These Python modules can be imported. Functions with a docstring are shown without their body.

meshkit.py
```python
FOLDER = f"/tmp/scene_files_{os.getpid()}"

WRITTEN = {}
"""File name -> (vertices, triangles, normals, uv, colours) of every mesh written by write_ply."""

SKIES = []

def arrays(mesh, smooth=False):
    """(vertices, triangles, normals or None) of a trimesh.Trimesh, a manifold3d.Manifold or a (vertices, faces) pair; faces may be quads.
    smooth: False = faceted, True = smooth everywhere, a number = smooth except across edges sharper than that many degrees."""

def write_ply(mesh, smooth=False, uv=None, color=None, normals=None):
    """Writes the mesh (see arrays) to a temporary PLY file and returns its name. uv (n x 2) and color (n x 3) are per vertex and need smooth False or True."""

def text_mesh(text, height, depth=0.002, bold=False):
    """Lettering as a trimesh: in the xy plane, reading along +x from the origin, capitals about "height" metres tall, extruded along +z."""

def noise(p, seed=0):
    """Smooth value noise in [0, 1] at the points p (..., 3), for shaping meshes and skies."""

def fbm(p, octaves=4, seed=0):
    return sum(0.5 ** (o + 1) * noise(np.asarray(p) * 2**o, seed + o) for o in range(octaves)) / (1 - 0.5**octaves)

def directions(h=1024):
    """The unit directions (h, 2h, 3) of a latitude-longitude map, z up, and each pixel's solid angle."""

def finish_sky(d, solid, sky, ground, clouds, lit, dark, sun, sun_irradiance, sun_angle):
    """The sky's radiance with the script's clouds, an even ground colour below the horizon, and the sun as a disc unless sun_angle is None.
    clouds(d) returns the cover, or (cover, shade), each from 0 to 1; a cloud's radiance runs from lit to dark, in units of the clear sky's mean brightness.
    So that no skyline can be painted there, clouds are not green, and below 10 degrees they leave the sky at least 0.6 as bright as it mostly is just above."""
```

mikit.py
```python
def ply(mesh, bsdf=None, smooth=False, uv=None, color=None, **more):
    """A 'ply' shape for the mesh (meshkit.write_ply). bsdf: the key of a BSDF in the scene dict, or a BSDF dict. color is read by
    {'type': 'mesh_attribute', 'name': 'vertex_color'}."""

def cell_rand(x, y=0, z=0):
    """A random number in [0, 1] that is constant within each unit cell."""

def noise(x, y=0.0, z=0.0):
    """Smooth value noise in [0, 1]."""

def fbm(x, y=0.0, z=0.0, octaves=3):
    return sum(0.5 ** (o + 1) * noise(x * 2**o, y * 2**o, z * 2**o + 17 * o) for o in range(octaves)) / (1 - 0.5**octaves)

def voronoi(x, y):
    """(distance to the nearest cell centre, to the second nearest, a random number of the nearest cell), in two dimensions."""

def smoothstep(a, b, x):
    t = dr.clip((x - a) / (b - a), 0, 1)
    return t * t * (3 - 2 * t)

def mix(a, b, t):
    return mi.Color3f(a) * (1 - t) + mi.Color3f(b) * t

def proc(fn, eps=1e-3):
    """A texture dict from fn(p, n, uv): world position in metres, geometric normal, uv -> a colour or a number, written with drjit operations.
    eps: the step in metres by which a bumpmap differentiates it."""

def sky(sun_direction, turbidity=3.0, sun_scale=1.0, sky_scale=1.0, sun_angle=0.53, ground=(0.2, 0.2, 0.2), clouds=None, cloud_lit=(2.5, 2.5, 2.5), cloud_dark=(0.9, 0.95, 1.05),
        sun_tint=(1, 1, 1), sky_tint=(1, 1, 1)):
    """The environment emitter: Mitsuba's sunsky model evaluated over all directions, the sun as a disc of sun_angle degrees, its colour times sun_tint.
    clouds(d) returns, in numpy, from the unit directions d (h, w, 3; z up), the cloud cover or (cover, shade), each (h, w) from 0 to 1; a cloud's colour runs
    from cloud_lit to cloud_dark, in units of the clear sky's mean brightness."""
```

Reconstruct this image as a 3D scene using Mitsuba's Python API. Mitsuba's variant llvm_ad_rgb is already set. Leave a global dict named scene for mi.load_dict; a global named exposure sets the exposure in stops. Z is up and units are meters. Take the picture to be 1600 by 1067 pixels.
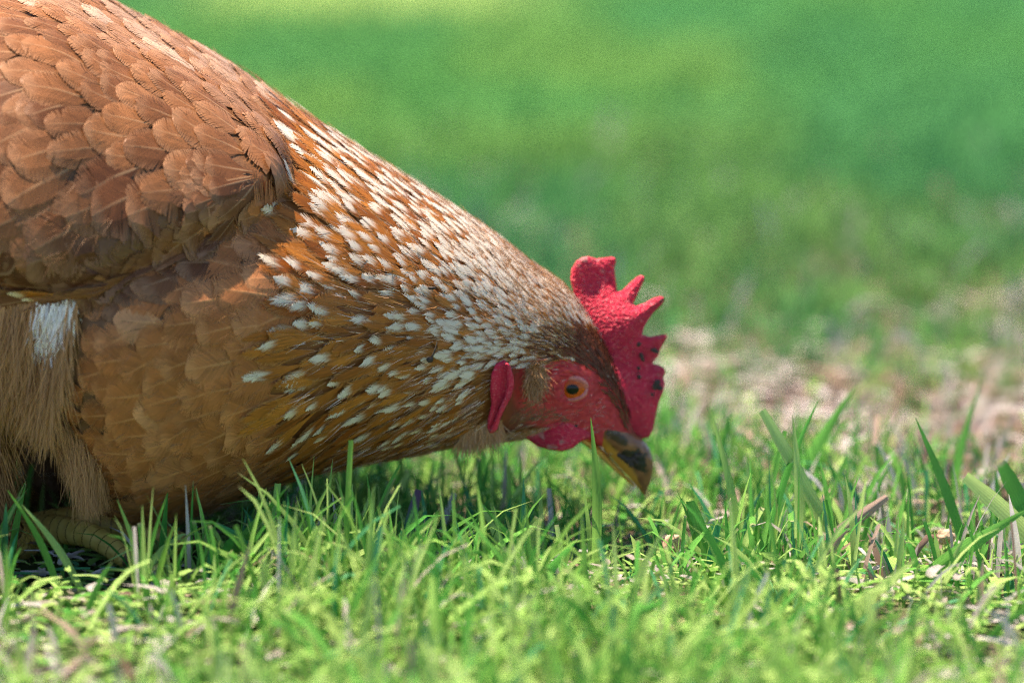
import math, numpy as np, trimesh, shapely, manifold3d, drjit as dr, mitsuba as mi, mikit
from scipy.spatial import cKDTree, Delaunay
from scipy.interpolate import PchipInterpolator
from shapely.geometry import Polygon
from meshkit import noise as mnoise, fbm as mfbm

# ------------------------------------------------------------------ camera, sky, exposure
T = mi.ScalarTransform4f
scene, labels = {}, {}
CAM = np.array([0.0, -1.5, 0.30])
PXM = 4000.0                      # photograph pixels (1600 wide) per metre where the hen stands
GROUND_PX = 862.0                 # pixel row where the soil lies below the hen (x anything, y = 0)
look_z = (GROUND_PX - 533.5) / PXM
fwd = np.array([0.0, 1.5, look_z - CAM[2]]); DIST = np.linalg.norm(fwd); fwd /= DIST
right = np.array([1.0, 0, 0]); up = np.cross(right, fwd)
FPX = PXM * DIST
scene['camera'] = {'type': 'thinlens', 'fov': math.degrees(2 * math.atan(800 / FPX)), 'fov_axis': 'x',
                   'to_world': T().look_at(origin=CAM.tolist(), target=(CAM + fwd).tolist(), up=[0, 0, 1]),
                   'aperture_radius': 0.0135, 'focus_distance': 1.452, 'near_clip': 0.05, 'far_clip': 400.0}
SUN = (-0.34, 0.015, 0.94)
scene['sky'] = mikit.sky(SUN, turbidity=2.4, sun_scale=1.0, sky_scale=0.8, sky_tint=(1.05, 1.0, 0.92))
exposure = 3.0

rng = np.random.default_rng(7)


def P(px, py, y=0.0):
    """World point on the plane at depth y that the photograph shows at pixel (px, py)."""
    px, py, y = np.broadcast_arrays(np.asarray(px, float), np.asarray(py, float), np.asarray(y, float))
    d = fwd + (px[..., None] - 800) / FPX * right - (py[..., None] - 533.5) / FPX * up
    return CAM + d * ((y - CAM[1]) / d[..., 1])[..., None]


def Q(p):
    """Where world points stand in the photograph, both flanks of the hen alike (the far one taken as the near one's mirror image)."""
    v = np.asarray(p, float) * 1.0
    v[..., 1] = -np.abs(v[..., 1])
    v = v - CAM
    z = v @ fwd
    return np.stack([800 + FPX * (v @ right) / z, 533.5 - FPX * (v @ up) / z], -1)


def sst(a, b, x):
    t = np.clip((np.asarray(x, float) - a) / (b - a), 0, 1)
    return t * t * (3 - 2 * t)


def unit(v):
    return v / (np.linalg.norm(v, axis=-1, keepdims=True) + 1e-12)


def key_of(name):
    k, n = name, 0
    while k in scene:
        n += 1
        k = f'{name}_{n:03d}'
    return k


def add(name, mesh, bsdf, smooth=False, label=None, category=None, group=None, kind=None, **kw):
    k = key_of(name)
    scene[k] = mikit.ply(mesh, bsdf, smooth=smooth, **kw)
    e = {a: b for a, b in dict(label=label, category=category, group=group, kind=kind).items() if b}
    if e:
        labels[k] = e
    return k


# ------------------------------------------------------------------ materials
pn, pfbm, sm, pmix = mikit.noise, mikit.fbm, mikit.smoothstep, mikit.mix


def frac(x):
    return x - dr.floor(x)


def ground_color(p, n, uv):
    a = pfbm(p.x * 6, p.y * 6, 3.0, 3)
    b = pfbm(p.x * 90, p.y * 90, 9.0, 3)
    far = sm(0.7, 1.8, p.y)
    c = pmix((0.05, 0.034, 0.026), (0.13, 0.092, 0.07), b)
    c = pmix(c, (0.05, 0.09, 0.025), sm(0.45, 0.62, a) * 0.8)
    return pmix(c, (0.05, 0.17, 0.045), far * 0.95)


scene['mat_ground'] = {'type': 'twosided', 'bsdf': {'type': 'bumpmap', 'arbitrary': mikit.proc(lambda p, n, uv: pfbm(p.x * 160, p.y * 160, p.z * 160, 3), 1e-3), 'scale': 0.004,
                       'bsdf': {'type': 'principled', 'base_color': mikit.proc(ground_color), 'roughness': 0.95, 'specular': 0.2}}}


def grass_color(p, n, uv):
    seed, cls = dr.floor(uv.x), dr.floor(uv.y)
    u, v = uv.x - seed, uv.y - cls
    r1, r2 = mikit.cell_rand(seed, 3, 1), mikit.cell_rand(seed, 8, 2)
    fresh = pmix((0.075, 0.29, 0.055), (0.18, 0.44, 0.09), r1)
    yel = pmix((0.23, 0.45, 0.09), (0.47, 0.64, 0.22), r1)
    blue = pmix((0.06, 0.28, 0.12), (0.13, 0.38, 0.19), r1)
    straw = pmix((0.40, 0.34, 0.31), (0.66, 0.61, 0.62), r1)
    dry = pmix((0.26, 0.17, 0.14), (0.46, 0.34, 0.29), r1)
    c = dr.select(cls < 0.5, fresh, dr.select(cls < 1.5, yel, dr.select(cls < 2.5, blue, dr.select(cls < 3.5, straw, dr.select(cls < 4.5, blue, dry)))))
    c = pmix(c, (0.13, 0.08, 0.15), dr.select((cls > 3.5) & (cls < 4.5), sm(0.45, 0.95, v), 0.0))
    # pale sheath at the foot, ribs along the blade, a dry tip on some
    c = pmix(c, (0.36, 0.38, 0.18), (1 - sm(0.0, 0.22, v)) * 0.55)
    rib = 0.5 + 0.5 * dr.cos(u * 44.0)
    c = c * (0.84 + 0.22 * rib) * (0.85 + 0.3 * pn(v * 7, seed * 3.1, cls))
    c = pmix(c, (0.50, 0.42, 0.28), sm(0.93, 0.99, v) * dr.select(r2 > 0.55, 0.8, 0.0))
    return c


def lawn_color(p, n, uv):
    """Farther off: the lawn's colour drifts from patch to patch; a sunlit band is painted across it."""
    seed, cls = dr.floor(uv.x), dr.floor(uv.y)
    k = 1 / (1 + 0.3 * p.y)
    a, b = pfbm(p.x * 5 * k, p.y * 3 * k, 2.0, 3), pfbm(p.x * 9 * k + 7, p.y * 5 * k, 5.0, 3)
    c = pmix((0.108, 0.295, 0.090), (0.092, 0.275, 0.103), sm(0.45, 0.68, a))
    c = pmix(c, (0.18, 0.335, 0.09), sm(0.50, 0.72, b) * 0.7)
    c = c * (0.85 + 0.3 * mikit.cell_rand(seed, 3, 1))
    c = pmix(c, (0.48, 0.44, 0.45), dr.select((cls > 2.5) & (cls < 3.5), 0.9, 0.0))
    c = pmix(c, (0.26, 0.18, 0.15), dr.select(cls > 4.5, 0.9, 0.0))
    strip = sm(3.15, 3.5, p.y) * sm(0.32, 0.10, dr.abs(p.x + 0.20))  # sunlit band put into the grass colour
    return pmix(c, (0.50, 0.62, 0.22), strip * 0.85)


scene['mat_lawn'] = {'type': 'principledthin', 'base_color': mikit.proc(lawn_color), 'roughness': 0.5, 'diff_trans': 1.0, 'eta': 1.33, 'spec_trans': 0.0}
scene['mat_grass'] = {'type': 'principledthin', 'base_color': mikit.proc(grass_color), 'roughness': 0.42, 'diff_trans': 0.8, 'eta': 1.33, 'spec_trans': 0.0}

PRE = 32.0


def feather_color(p, n, uv):
    """Body and wing feathers: u = across + random number, v = along + tone (0 dark brown .. 15 pale)."""
    seed, tone = dr.floor(uv.x), dr.floor(uv.y)
    u, v = uv.x - seed, uv.y - tone
    r1, r2 = mikit.cell_rand(seed, 1, 5), mikit.cell_rand(seed, 2, 6)
    t = dr.clip(tone / 15.0 + (r1 - 0.5) * 0.22, 0, 1)
    c = pmix((0.115, 0.040, 0.015), (0.30, 0.122, 0.047), sm(0.0, 0.55, t))
    c = pmix(c, (0.60, 0.42, 0.31), sm(0.5, 1.0, t))
    across = dr.abs(u - 0.5) * 2
    edge = sm(0.55, 1.0, dr.maximum(across, sm(0.5, 1.0, v)))
    c = pmix(c, (0.46, 0.26, 0.15), edge * (0.10 + 0.28 * r2))
    barb = pn((v - 0.35 * across) * 60.0, dr.select(u > 0.5, 1.0, 0.0) * 9 + seed * 1.7, 0.0)
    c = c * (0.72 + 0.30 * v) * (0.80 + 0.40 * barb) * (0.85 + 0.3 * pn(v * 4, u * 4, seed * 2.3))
    c = pmix(c, (0.58, 0.36, 0.20), (1 - sm(0.02, 0.07, across)) * (0.42 - 0.3 * v))
    return c


def hackle_color(p, n, uv):
    """Neck feathers: v = along + whiteness level (0 none .. 15 broad white tip)."""
    seed, lev = dr.floor(uv.x), dr.floor(uv.y)
    u, v = uv.x - seed, uv.y - lev
    r1, r2 = mikit.cell_rand(seed, 1, 5), mikit.cell_rand(seed, 2, 6)
    across = dr.abs(u - 0.5) * 2
    w = lev / 15.0
    base = pmix((0.22, 0.060, 0.008), (0.44, 0.155, 0.022), r1)
    streak = pn(across * 9.0 + seed * 3.3, v * 3.0, seed)
    base = base * (0.70 + 0.6 * streak)
    base = pmix(base, (0.55, 0.36, 0.17), sm(0.55, 1.0, across) * 0.35)
    tip = pmix((0.66, 0.50, 0.29), (0.66, 0.56, 0.46), sm(0.2, 0.7, w))
    dark = sm(15.4, 15.6, lev)
    base = pmix(base, pmix((0.07, 0.022, 0.010), (0.15, 0.05, 0.02), r2), dark)
    w = dr.select(lev > 15.5, dr.select(r1 > 0.86, 0.16, 0.0), w)
    start = 0.95 - 0.27 * w - dr.select((lev > 14.5) & (lev < 15.5), 0.15, 0.0) + 0.22 * across * across * across + 0.12 * (pn(u * 14, seed * 1.9, 3.0) - 0.5) + 0.05 * (r2 - 0.5)
    return pmix(base, tip, sm(start - 0.12, start + 0.10, v) * sm(0.02, 0.10, w))


def fluff_color(p, n, uv):
    seed, tone = dr.floor(uv.x), dr.floor(uv.y)
    r1 = mikit.cell_rand(seed, 1, 5)
    t = tone / 15.0
    c = pmix((0.15, 0.07, 0.035), (0.50, 0.25, 0.10), sm(0.0, 0.6, t))
    c = pmix(c, (0.90, 0.83, 0.78), sm(0.6, 0.9, t))
    return c * (0.75 + 0.5 * r1)


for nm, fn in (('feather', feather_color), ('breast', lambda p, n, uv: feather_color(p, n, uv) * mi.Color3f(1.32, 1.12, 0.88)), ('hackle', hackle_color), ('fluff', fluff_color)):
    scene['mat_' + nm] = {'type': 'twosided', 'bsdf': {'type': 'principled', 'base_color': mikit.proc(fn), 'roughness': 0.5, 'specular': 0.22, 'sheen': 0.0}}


def skin_color(p, n, uv):
    """Under the plumage: brown down; rust on the neck; red bare face."""
    qx = p.x * PXM + 800
    a = pfbm(p.x * 300, p.y * 300, p.z * 300, 3)
    c = pmix((0.13, 0.060, 0.028), (0.20, 0.10, 0.05), a)
    c = pmix(c, pmix((0.17, 0.055, 0.012), (0.26, 0.10, 0.03), a), sm(380, 470, qx))
    c = pmix(c, (0.26, 0.07, 0.045), sm(770, 800, qx) * 0.9)
    red = pmix((0.56, 0.030, 0.040), (0.86, 0.11, 0.11), pfbm(p.x * 700, p.y * 700, p.z * 700, 2))
    dx, dy = qx - 893.0, GROUND_PX - p.z * PXM - 625.0
    a1, a2 = (0.72 * dx + 0.69 * dy) / 112.0, (-0.69 * dx + 0.72 * dy) / 68.0
    return pmix(c, red, 1 - sm(0.85, 1.1, dr.sqrt(a1 * a1 + a2 * a2)))


scene['mat_skin'] = {'type': 'twosided', 'bsdf': {'type': 'bumpmap', 'arbitrary': mikit.proc(lambda p, n, uv: pfbm(p.x * 1300, p.y * 1300, p.z * 1300, 2) * (0.08 + 0.92 * sm(0.0, 0.008, p.x + 0.004)), 1.5e-4), 'scale': 0.0030,
                     'bsdf': {'type': 'principled', 'base_color': mikit.proc(skin_color), 'roughness': 0.42, 'specular': 0.22}}}


def comb_color(p, n, uv):
    f = pfbm(p.x * 1900, p.y * 1900, p.z * 1900, 2)
    g = pfbm(p.x * 90, p.y * 90, p.z * 90, 2)
    c = pmix((0.56, 0.012, 0.045), (0.82, 0.055, 0.11), f)
    c = c * (0.8 + 0.4 * g)
    c = pmix(c, (0.80, 0.34, 0.34), sm(0.60, 0.78, f) * 0.6)  # highlights on the grain painted as paler specks
    w = pn(p.x * 420, p.y * 420, p.z * 420) * pn(p.x * 60, 3.0, p.z * 60)
    return pmix(c, (0.62, 0.40, 0.36), sm(0.50, 0.66, w) * 0.5)


scene['mat_comb'] = {'type': 'twosided', 'bsdf': {'type': 'bumpmap', 'arbitrary': mikit.proc(lambda p, n, uv: pfbm(p.x * 1900, p.y * 1900, p.z * 1900, 2), 1e-4), 'scale': 0.0015,
                     'bsdf': {'type': 'principled', 'base_color': mikit.proc(comb_color), 'roughness': 0.36, 'specular': 0.3}}}


def beak_color(p, n, uv):
    """uv.y: along from root to tip, uv.x: 0 culmen .. 1 cutting edge."""
    f = pfbm(p.x * 260, p.y * 260, p.z * 260, 3)
    c = pmix((0.13, 0.045, 0.02), (0.30, 0.12, 0.05), f)
    c = pmix(c, (0.62, 0.31, 0.05), sm(0.62, 0.80, uv.x + 0.2 * (f - 0.5)))
    c = pmix(c, (0.26, 0.12, 0.05), sm(0.62, 0.9, uv.y) * 0.7)
    d = dr.sqrt(dr.square((uv.y - 0.42) / 0.19) + dr.square((uv.x - 0.42) / 0.28)) + (f - 0.5) * 1.5
    c = pmix(c, (0.012, 0.010, 0.010), 1 - sm(0.75, 0.95, d))
    d2 = dr.sqrt(dr.square((uv.y - 0.12) / 0.17) + dr.square((uv.x - 0.36) / 0.20)) + (f - 0.5) * 1.3
    return pmix(c, (0.03, 0.016, 0.014), (1 - sm(0.7, 1.0, d2)) * 0.9)


scene['mat_beak'] = {'type': 'twosided', 'bsdf': {'type': 'bumpmap', 'arbitrary': mikit.proc(lambda p, n, uv: pfbm(p.x * 500, p.y * 500, p.z * 500, 3), 2e-4), 'scale': 0.0006,
                     'bsdf': {'type': 'principled', 'base_color': mikit.proc(beak_color), 'roughness': 0.36, 'specular': 0.5}}}
scene['mat_jaw'] = {'type': 'twosided', 'bsdf': {'type': 'principled', 'base_color': mikit.proc(lambda p, n, uv: pmix((0.50, 0.23, 0.03), (0.68, 0.40, 0.08), pfbm(p.x * 300, p.y * 300, p.z * 300, 3))), 'roughness': 0.4}}
scene['mat_iris'] = {'type': 'principled', 'base_color': mikit.proc(lambda p, n, uv: pmix((0.42, 0.050, 0.004), (0.62, 0.12, 0.010), pn(uv.x * 30, uv.y * 3, 0.0))), 'roughness': 0.15, 'clearcoat': 0.3, 'clearcoat_gloss': 0.99, 'specular': 0.2}
scene['mat_pupil'] = {'type': 'principled', 'base_color': {'type': 'rgb', 'value': [0.004, 0.004, 0.004]}, 'roughness': 0.10, 'clearcoat': 0.12, 'clearcoat_gloss': 0.99, 'specular': 0.25}
scene['mat_lid'] = {'type': 'principled', 'base_color': mikit.proc(lambda p, n, uv: pmix((0.42, 0.075, 0.07), (0.66, 0.22, 0.19), pn(p.x * 1500, p.y * 1500, p.z * 1500))), 'roughness': 0.45}
scene['mat_mud'] = {'type': 'principled', 'base_color': mikit.proc(lambda p, n, uv: pmix((0.016, 0.012, 0.012), (0.07, 0.045, 0.035), pn(p.x * 1500, p.y * 1500, p.z * 1500))), 'roughness': 0.75}


def foot_color(p, n, uv):
    f = pfbm(p.x * 220, p.y * 220, p.z * 220, 3)
    ring = dr.abs(frac(uv.y) - 0.5) * 2
    c = pmix((0.56, 0.36, 0.06), (0.74, 0.56, 0.18), f)
    return pmix(c, (0.16, 0.075, 0.02), sm(0.80, 0.98, ring) * 0.8)


scene['mat_foot'] = {'type': 'twosided', 'bsdf': {'type': 'principled', 'base_color': mikit.proc(foot_color), 'roughness': 0.5}}
scene['mat_claw'] = {'type': 'principled', 'base_color': {'type': 'rgb', 'value': [0.22, 0.15, 0.09]}, 'roughness': 0.4}
scene['mat_pebble'] = {'type': 'principled', 'base_color': mikit.proc(lambda p, n, uv: pmix((0.30, 0.18, 0.10), (0.62, 0.46, 0.33), pfbm(p.x * 260, p.y * 260, p.z * 260, 3))), 'roughness': 0.85}
scene['mat_clod'] = {'type': 'principled', 'base_color': mikit.proc(lambda p, n, uv: pmix((0.05, 0.035, 0.03), (0.16, 0.11, 0.085), pfbm(p.x * 360, p.y * 360, p.z * 360, 3))), 'roughness': 0.95}

# ------------------------------------------------------------------ ground
def ground_h(x, y):
    p = np.stack([x * 7, y * 7, x * 0], -1)
    p2 = np.stack([x * 45, y * 45, x * 0 + 5], -1)
    near = np.exp(-((y / 3.0) ** 2))
    return (mfbm(p, 3, 3) - 0.5) * 0.014 * near + (mfbm(p2, 2, 5) - 0.5) * 0.007 * near


def grid_sheet(xs, ys):
    X, Y = np.meshgrid(xs, ys)
    v = np.stack([X, Y, ground_h(X, Y)], -1).reshape(-1, 3)
    n, m = len(ys), len(xs)
    i = (np.arange(n - 1)[:, None] * m + np.arange(m - 1)).ravel()
    return v, np.stack([i, i + 1, i + m + 1, i + m], -1)


_s = np.concatenate([-np.geomspace(300, 1.2, 26), np.linspace(-1.1, 1.1, 200), np.geomspace(1.2, 300, 26)])
_t = np.concatenate([-np.geomspace(300, 1.7, 20), np.linspace(-1.6, 2.4, 330), np.geomspace(2.5, 300, 30)])
add('ground', grid_sheet(_s, _t), 'mat_ground', smooth=True, label='dark soil of the lawn under grass', kind='structure')

# ------------------------------------------------------------------ the hen's body: a loft from tail to beak root
# (top pixel x, y, bottom pixel x, y, half width in m), on the plane through the hen's middle
ST = [(-640, -90, -640, -30, .008), (-560, -110, -590, 150, .035), (-420, -95, -470, 400, .072), (-240, -72, -300, 560, .094), (-60, -45, -120, 640, .103),
      (110, -15, 78, 630, .106), (230, 38, 160, 776, .104), (335, 92, 245, 806, .098), (450, 168, 350, 776, .088), (560, 238, 450, 740, .077),
      (660, 299, 555, 715, .064), (750, 356, 640, 702, .051), (830, 416, 712, 690, .039), (888, 457, 765, 684, .029), (925, 505, 806, 680, .0225),
      (955, 560, 848, 674, .0185), (975, 615, 898, 682, .0140), (988, 668, 934, 694, .0090), (996, 690, 955, 712, .0050)]
ST = np.array(ST, float)
_tp, _bp = P(ST[:, 0], ST[:, 1]), P(ST[:, 2], ST[:, 3])
_k = np.concatenate([[0], np.cumsum(np.linalg.norm(np.diff((_tp + _bp) / 2, axis=0), axis=1))]); _k /= _k[-1]
NS, NP = 330, 200
_u = np.linspace(0, 1, NS)
_u = _u + 0.0
top = PchipInterpolator(_k, _tp)(_u); bot = PchipInterpolator(_k, _bp)(_u); wid = PchipInterpolator(_k, ST[:, 4])(_u)
phi = np.linspace(0, 2 * np.pi, NP, endpoint=False)          # 0 = top, pi/2 = far flank (+y), 3pi/2 = near flank
cph, sph = np.cos(phi), np.sin(phi)
sgn = np.sign(cph) * np.abs(cph) ** 0.92
low = 0.06 * (1 - cph ** 2)                                   # the widest place lies a little below the middle
cen, axis_ = (top + bot) / 2, (top - bot) / 2
body_v = cen[:, None] + axis_[:, None] * (sgn - low)[None, :, None] + wid[:, None, None] * (np.sign(sph) * np.abs(sph) ** 0.95)[None, :, None] * np.array([0, 1.0, 0])
body_s = np.broadcast_to((1 - cph) / 2, (NS, NP))             # 0 on the back, 1 on the belly
body_u = np.broadcast_to(_u[:, None], (NS, NP))


def loft_faces(ns, npn):
    i, j = np.meshgrid(np.arange(ns - 1), np.arange(npn), indexing='ij')
    a, b = i * npn + j, i * npn + (j + 1) % npn
    return np.stack([a, b, b + npn, a + npn], -1).reshape(-1, 4)


def vnormals(v, f):
    f = np.asarray(f)
    if f.shape[1] == 4:
        f = np.vstack([f[:, [0, 1, 2]], f[:, [0, 2, 3]]])
    n = np.zeros_like(v)
    c = np.cross(v[f[:, 1]] - v[f[:, 0]], v[f[:, 2]] - v[f[:, 0]])
    for k in range(3):
        np.add.at(n, f[:, k], c)
    return unit(n)


BF = loft_faces(NS, NP)
BV = body_v.reshape(-1, 3).copy()
BN = vnormals(BV, BF)
if (BN * (BV - np.repeat(cen, NP, 0))).sum() < 0:
    BF = BF[:, ::-1]; BN = -BN


def poly_depth(poly, q, r):
    """0 outside the outline, rising to 1 at r pixels inside."""
    g = Polygon(poly)
    pts = shapely.points(q[:, 0], q[:, 1])
    inside = shapely.contains(g, pts)
    d = shapely.distance(pts, g.exterior)
    return np.where(inside, np.sin(np.pi / 2 * np.clip(d / r, 0, 1)) ** 1.2, 0.0)


WING = [(-480, -250), (-300, -250), (0, -160), (200, -60), (330, 50), (420, 140), (462, 205), (462, 290), (430, 340), (340, 380), (255, 412), (190, 450), (150, 476), (62, 470), (-40, 446), (-240, 420), (-450, 320)]
FLANK = [(125, 470), (190, 420), (270, 395), (400, 370), (560, 420), (640, 500), (600, 640), (480, 745), (330, 815), (200, 845), (150, 800), (128, 740), (96, 640), (102, 540)]
FACE = [(838, 572), (868, 563), (905, 568), (938, 588), (956, 622), (972, 655), (990, 690), (960, 712), (925, 694), (900, 682), (868, 666), (836, 660), (812, 650), (806, 620), (832, 606)]
side_fac = sst(0.12, 0.85, np.abs(BN[:, 1]))
_q = Q(BV)
BV0, BN0 = BV.copy(), BN.copy()
wing_d = poly_depth(WING, _q, 64) * side_fac
BV = BV + BN * (0.0085 * poly_depth(FLANK, _q, 100) * side_fac * sst(610, 330, _q[:, 0]) * sst(.6, .05, wing_d))[:, None]
BN = vnormals(BV, BF)
BV = BV + BN * (0.0016 * (mfbm(BV * 40, 3, 11) - 0.5) * sst(900, 700, _q[:, 0]))[:, None]
# hollow of the eye and the cheek's folds
eye_px = (893.5, 606.5)
d_eye = np.hypot(_q[:, 0] - eye_px[0], _q[:, 1] - eye_px[1])
BV[:, 1] += np.sign(BV[:, 1]) * (0.0016 * np.exp(-((d_eye - 26) / 9) ** 2) - 0.0012 * np.exp(-(d_eye / 15) ** 2)) * (np.abs(BN[:, 1]) > 0.4)
BN = vnormals(BV, BF)

# wing: a shell of its own over each flank
_qn = np.stack([_q[:, 0], _q[:, 1]], -1)
wing_h = np.where(wing_d > 0, 0.0125 * wing_d - 0.0015, -1)


def sub_mesh(mask, v):
    f = BF[mask[BF].all(1)]
    used = np.unique(f)
    re = np.full(len(v), -1); re[used] = np.arange(len(used))
    return v[used], re[f], used


wings = {}
for side in (-1, 1):
    mask = (wing_h > -0.5) & (np.sign(BV[:, 1]) == side)
    wv, wf, used = sub_mesh(mask, BV0 + BN0 * np.maximum(wing_h, -0.002)[:, None])
    wings[side] = (wv, wf, vnormals(wv, wf), used)

# thighs: drumsticks hanging from the body, one at each side
def chain(joints, radii, step=0.004):
    m = manifold3d.Manifold()
    for a, b, ra, rb in zip(joints[:-1], joints[1:], radii[:-1], radii[1:]):
        s1 = manifold3d.Manifold.sphere(ra, 28).translate(tuple(a)); s2 = manifold3d.Manifold.sphere(rb, 28).translate(tuple(b))
        m = m + manifold3d.Manifold.batch_hull([s1, s2])
    r = m.refine_to_length(step).to_mesh()
    t = trimesh.Trimesh(r.vert_properties[:, :3], r.tri_verts)
    trimesh.smoothing.filter_taubin(t, iterations=12)
    return t


thighs = {}
for side, dx in ((-1, 0), (1, 150)):
    j = [P(-130 + dx, 420) + [0, side * .058, 0], P(-95 + dx, 600) + [0, side * .066, 0], P(-55 + dx, 770) + [0, side * .060, 0], P(-18 + dx, 856) + [0, side * .057, 0]]
    thighs[side] = chain(j, [.040, .033, .021, .011])
tuft = {}
for side in (-1, 1):      # the drooping rear corner of the breast plumage
    j = []
    for x_, y_, dn in ((140, 620, -.012), (124, 672, -.008), (132, 726, -.003), (146, 766, .001)):
        g = P(x_, y_, -.085); d_, i_ = cKDTree(BV[BV[:, 1] < 0]).query(g); c_ = BV[BV[:, 1] < 0][i_] + BN[BV[:, 1] < 0][i_] * dn
        c_ = np.array([P(x_, y_, c_[1])[0], c_[1], P(x_, y_, c_[1])[2]])
        j.append(c_ * [1, -side, 1])
    tuft[side] = chain(j, [.011, .011, .0080, .003])

pieces = [manifold3d.Manifold(manifold3d.Mesh(np.asarray(v, np.float32), np.asarray(f, np.uint32))) for v, f in
          [(np.asarray(t.vertices), np.asarray(t.faces)) for t in (*thighs.values(), *tuft.values())]]
# the loft closed with a fan at both ends, then joined with thighs and tufts: one continuous body
bv2 = np.vstack([BV, BV[:NP].mean(0), BV[-NP:].mean(0)])
n0, n1 = len(BV), len(BV) + 1
bf3 = np.vstack([BF[:, [0, 1, 2]], BF[:, [0, 2, 3]]])
jj = np.arange(NP)
flip = not np.array_equal(BF[0], loft_faces(NS, NP)[0])
c0 = np.stack([np.full(NP, n0), (jj + 1) % NP, jj], -1); c1 = np.stack([np.full(NP, n1), (NS - 1) * NP + jj, (NS - 1) * NP + (jj + 1) % NP], -1)
caps = np.vstack([c0, c1])
bf3 = np.vstack([bf3, caps[:, ::-1] if flip else caps])
whole = manifold3d.Manifold(manifold3d.Mesh(bv2.astype(np.float32), bf3.astype(np.uint32)))
if whole.status() != manifold3d.Error.NoError:
    print('body loft:', whole.status())
for p_ in pieces:
    if p_.status() == manifold3d.Error.NoError:
        whole = whole + p_
add('hen__body', whole, 'mat_skin', smooth=40)
labels['hen'] = {'label': 'brown hen with white-speckled neck and red comb pecking in the grass', 'category': 'chicken'}

# ------------------------------------------------------------------ what the plumage lies on
sv, sn = [BV], [BN]
su, ss_ = [body_u.ravel()], [body_s.ravel()]
drop = (wing_h > 0.0005)
keep = ~drop
sv, sn, su, ss_ = [BV[keep]], [BN[keep]], [body_u.ravel()[keep]], [body_s.ravel()[keep]]
for wv, wf, wn, used in wings.values():
    m = wing_h[used] > 0.0005
    sv.append(wv[m]); sn.append(wn[m]); su.append(body_u.ravel()[used][m]); ss_.append(body_s.ravel()[used][m])
SV, SN, SU, SS = (np.concatenate(a) for a in (sv, sn, su, ss_))
TREE = cKDTree(SV)


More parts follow.
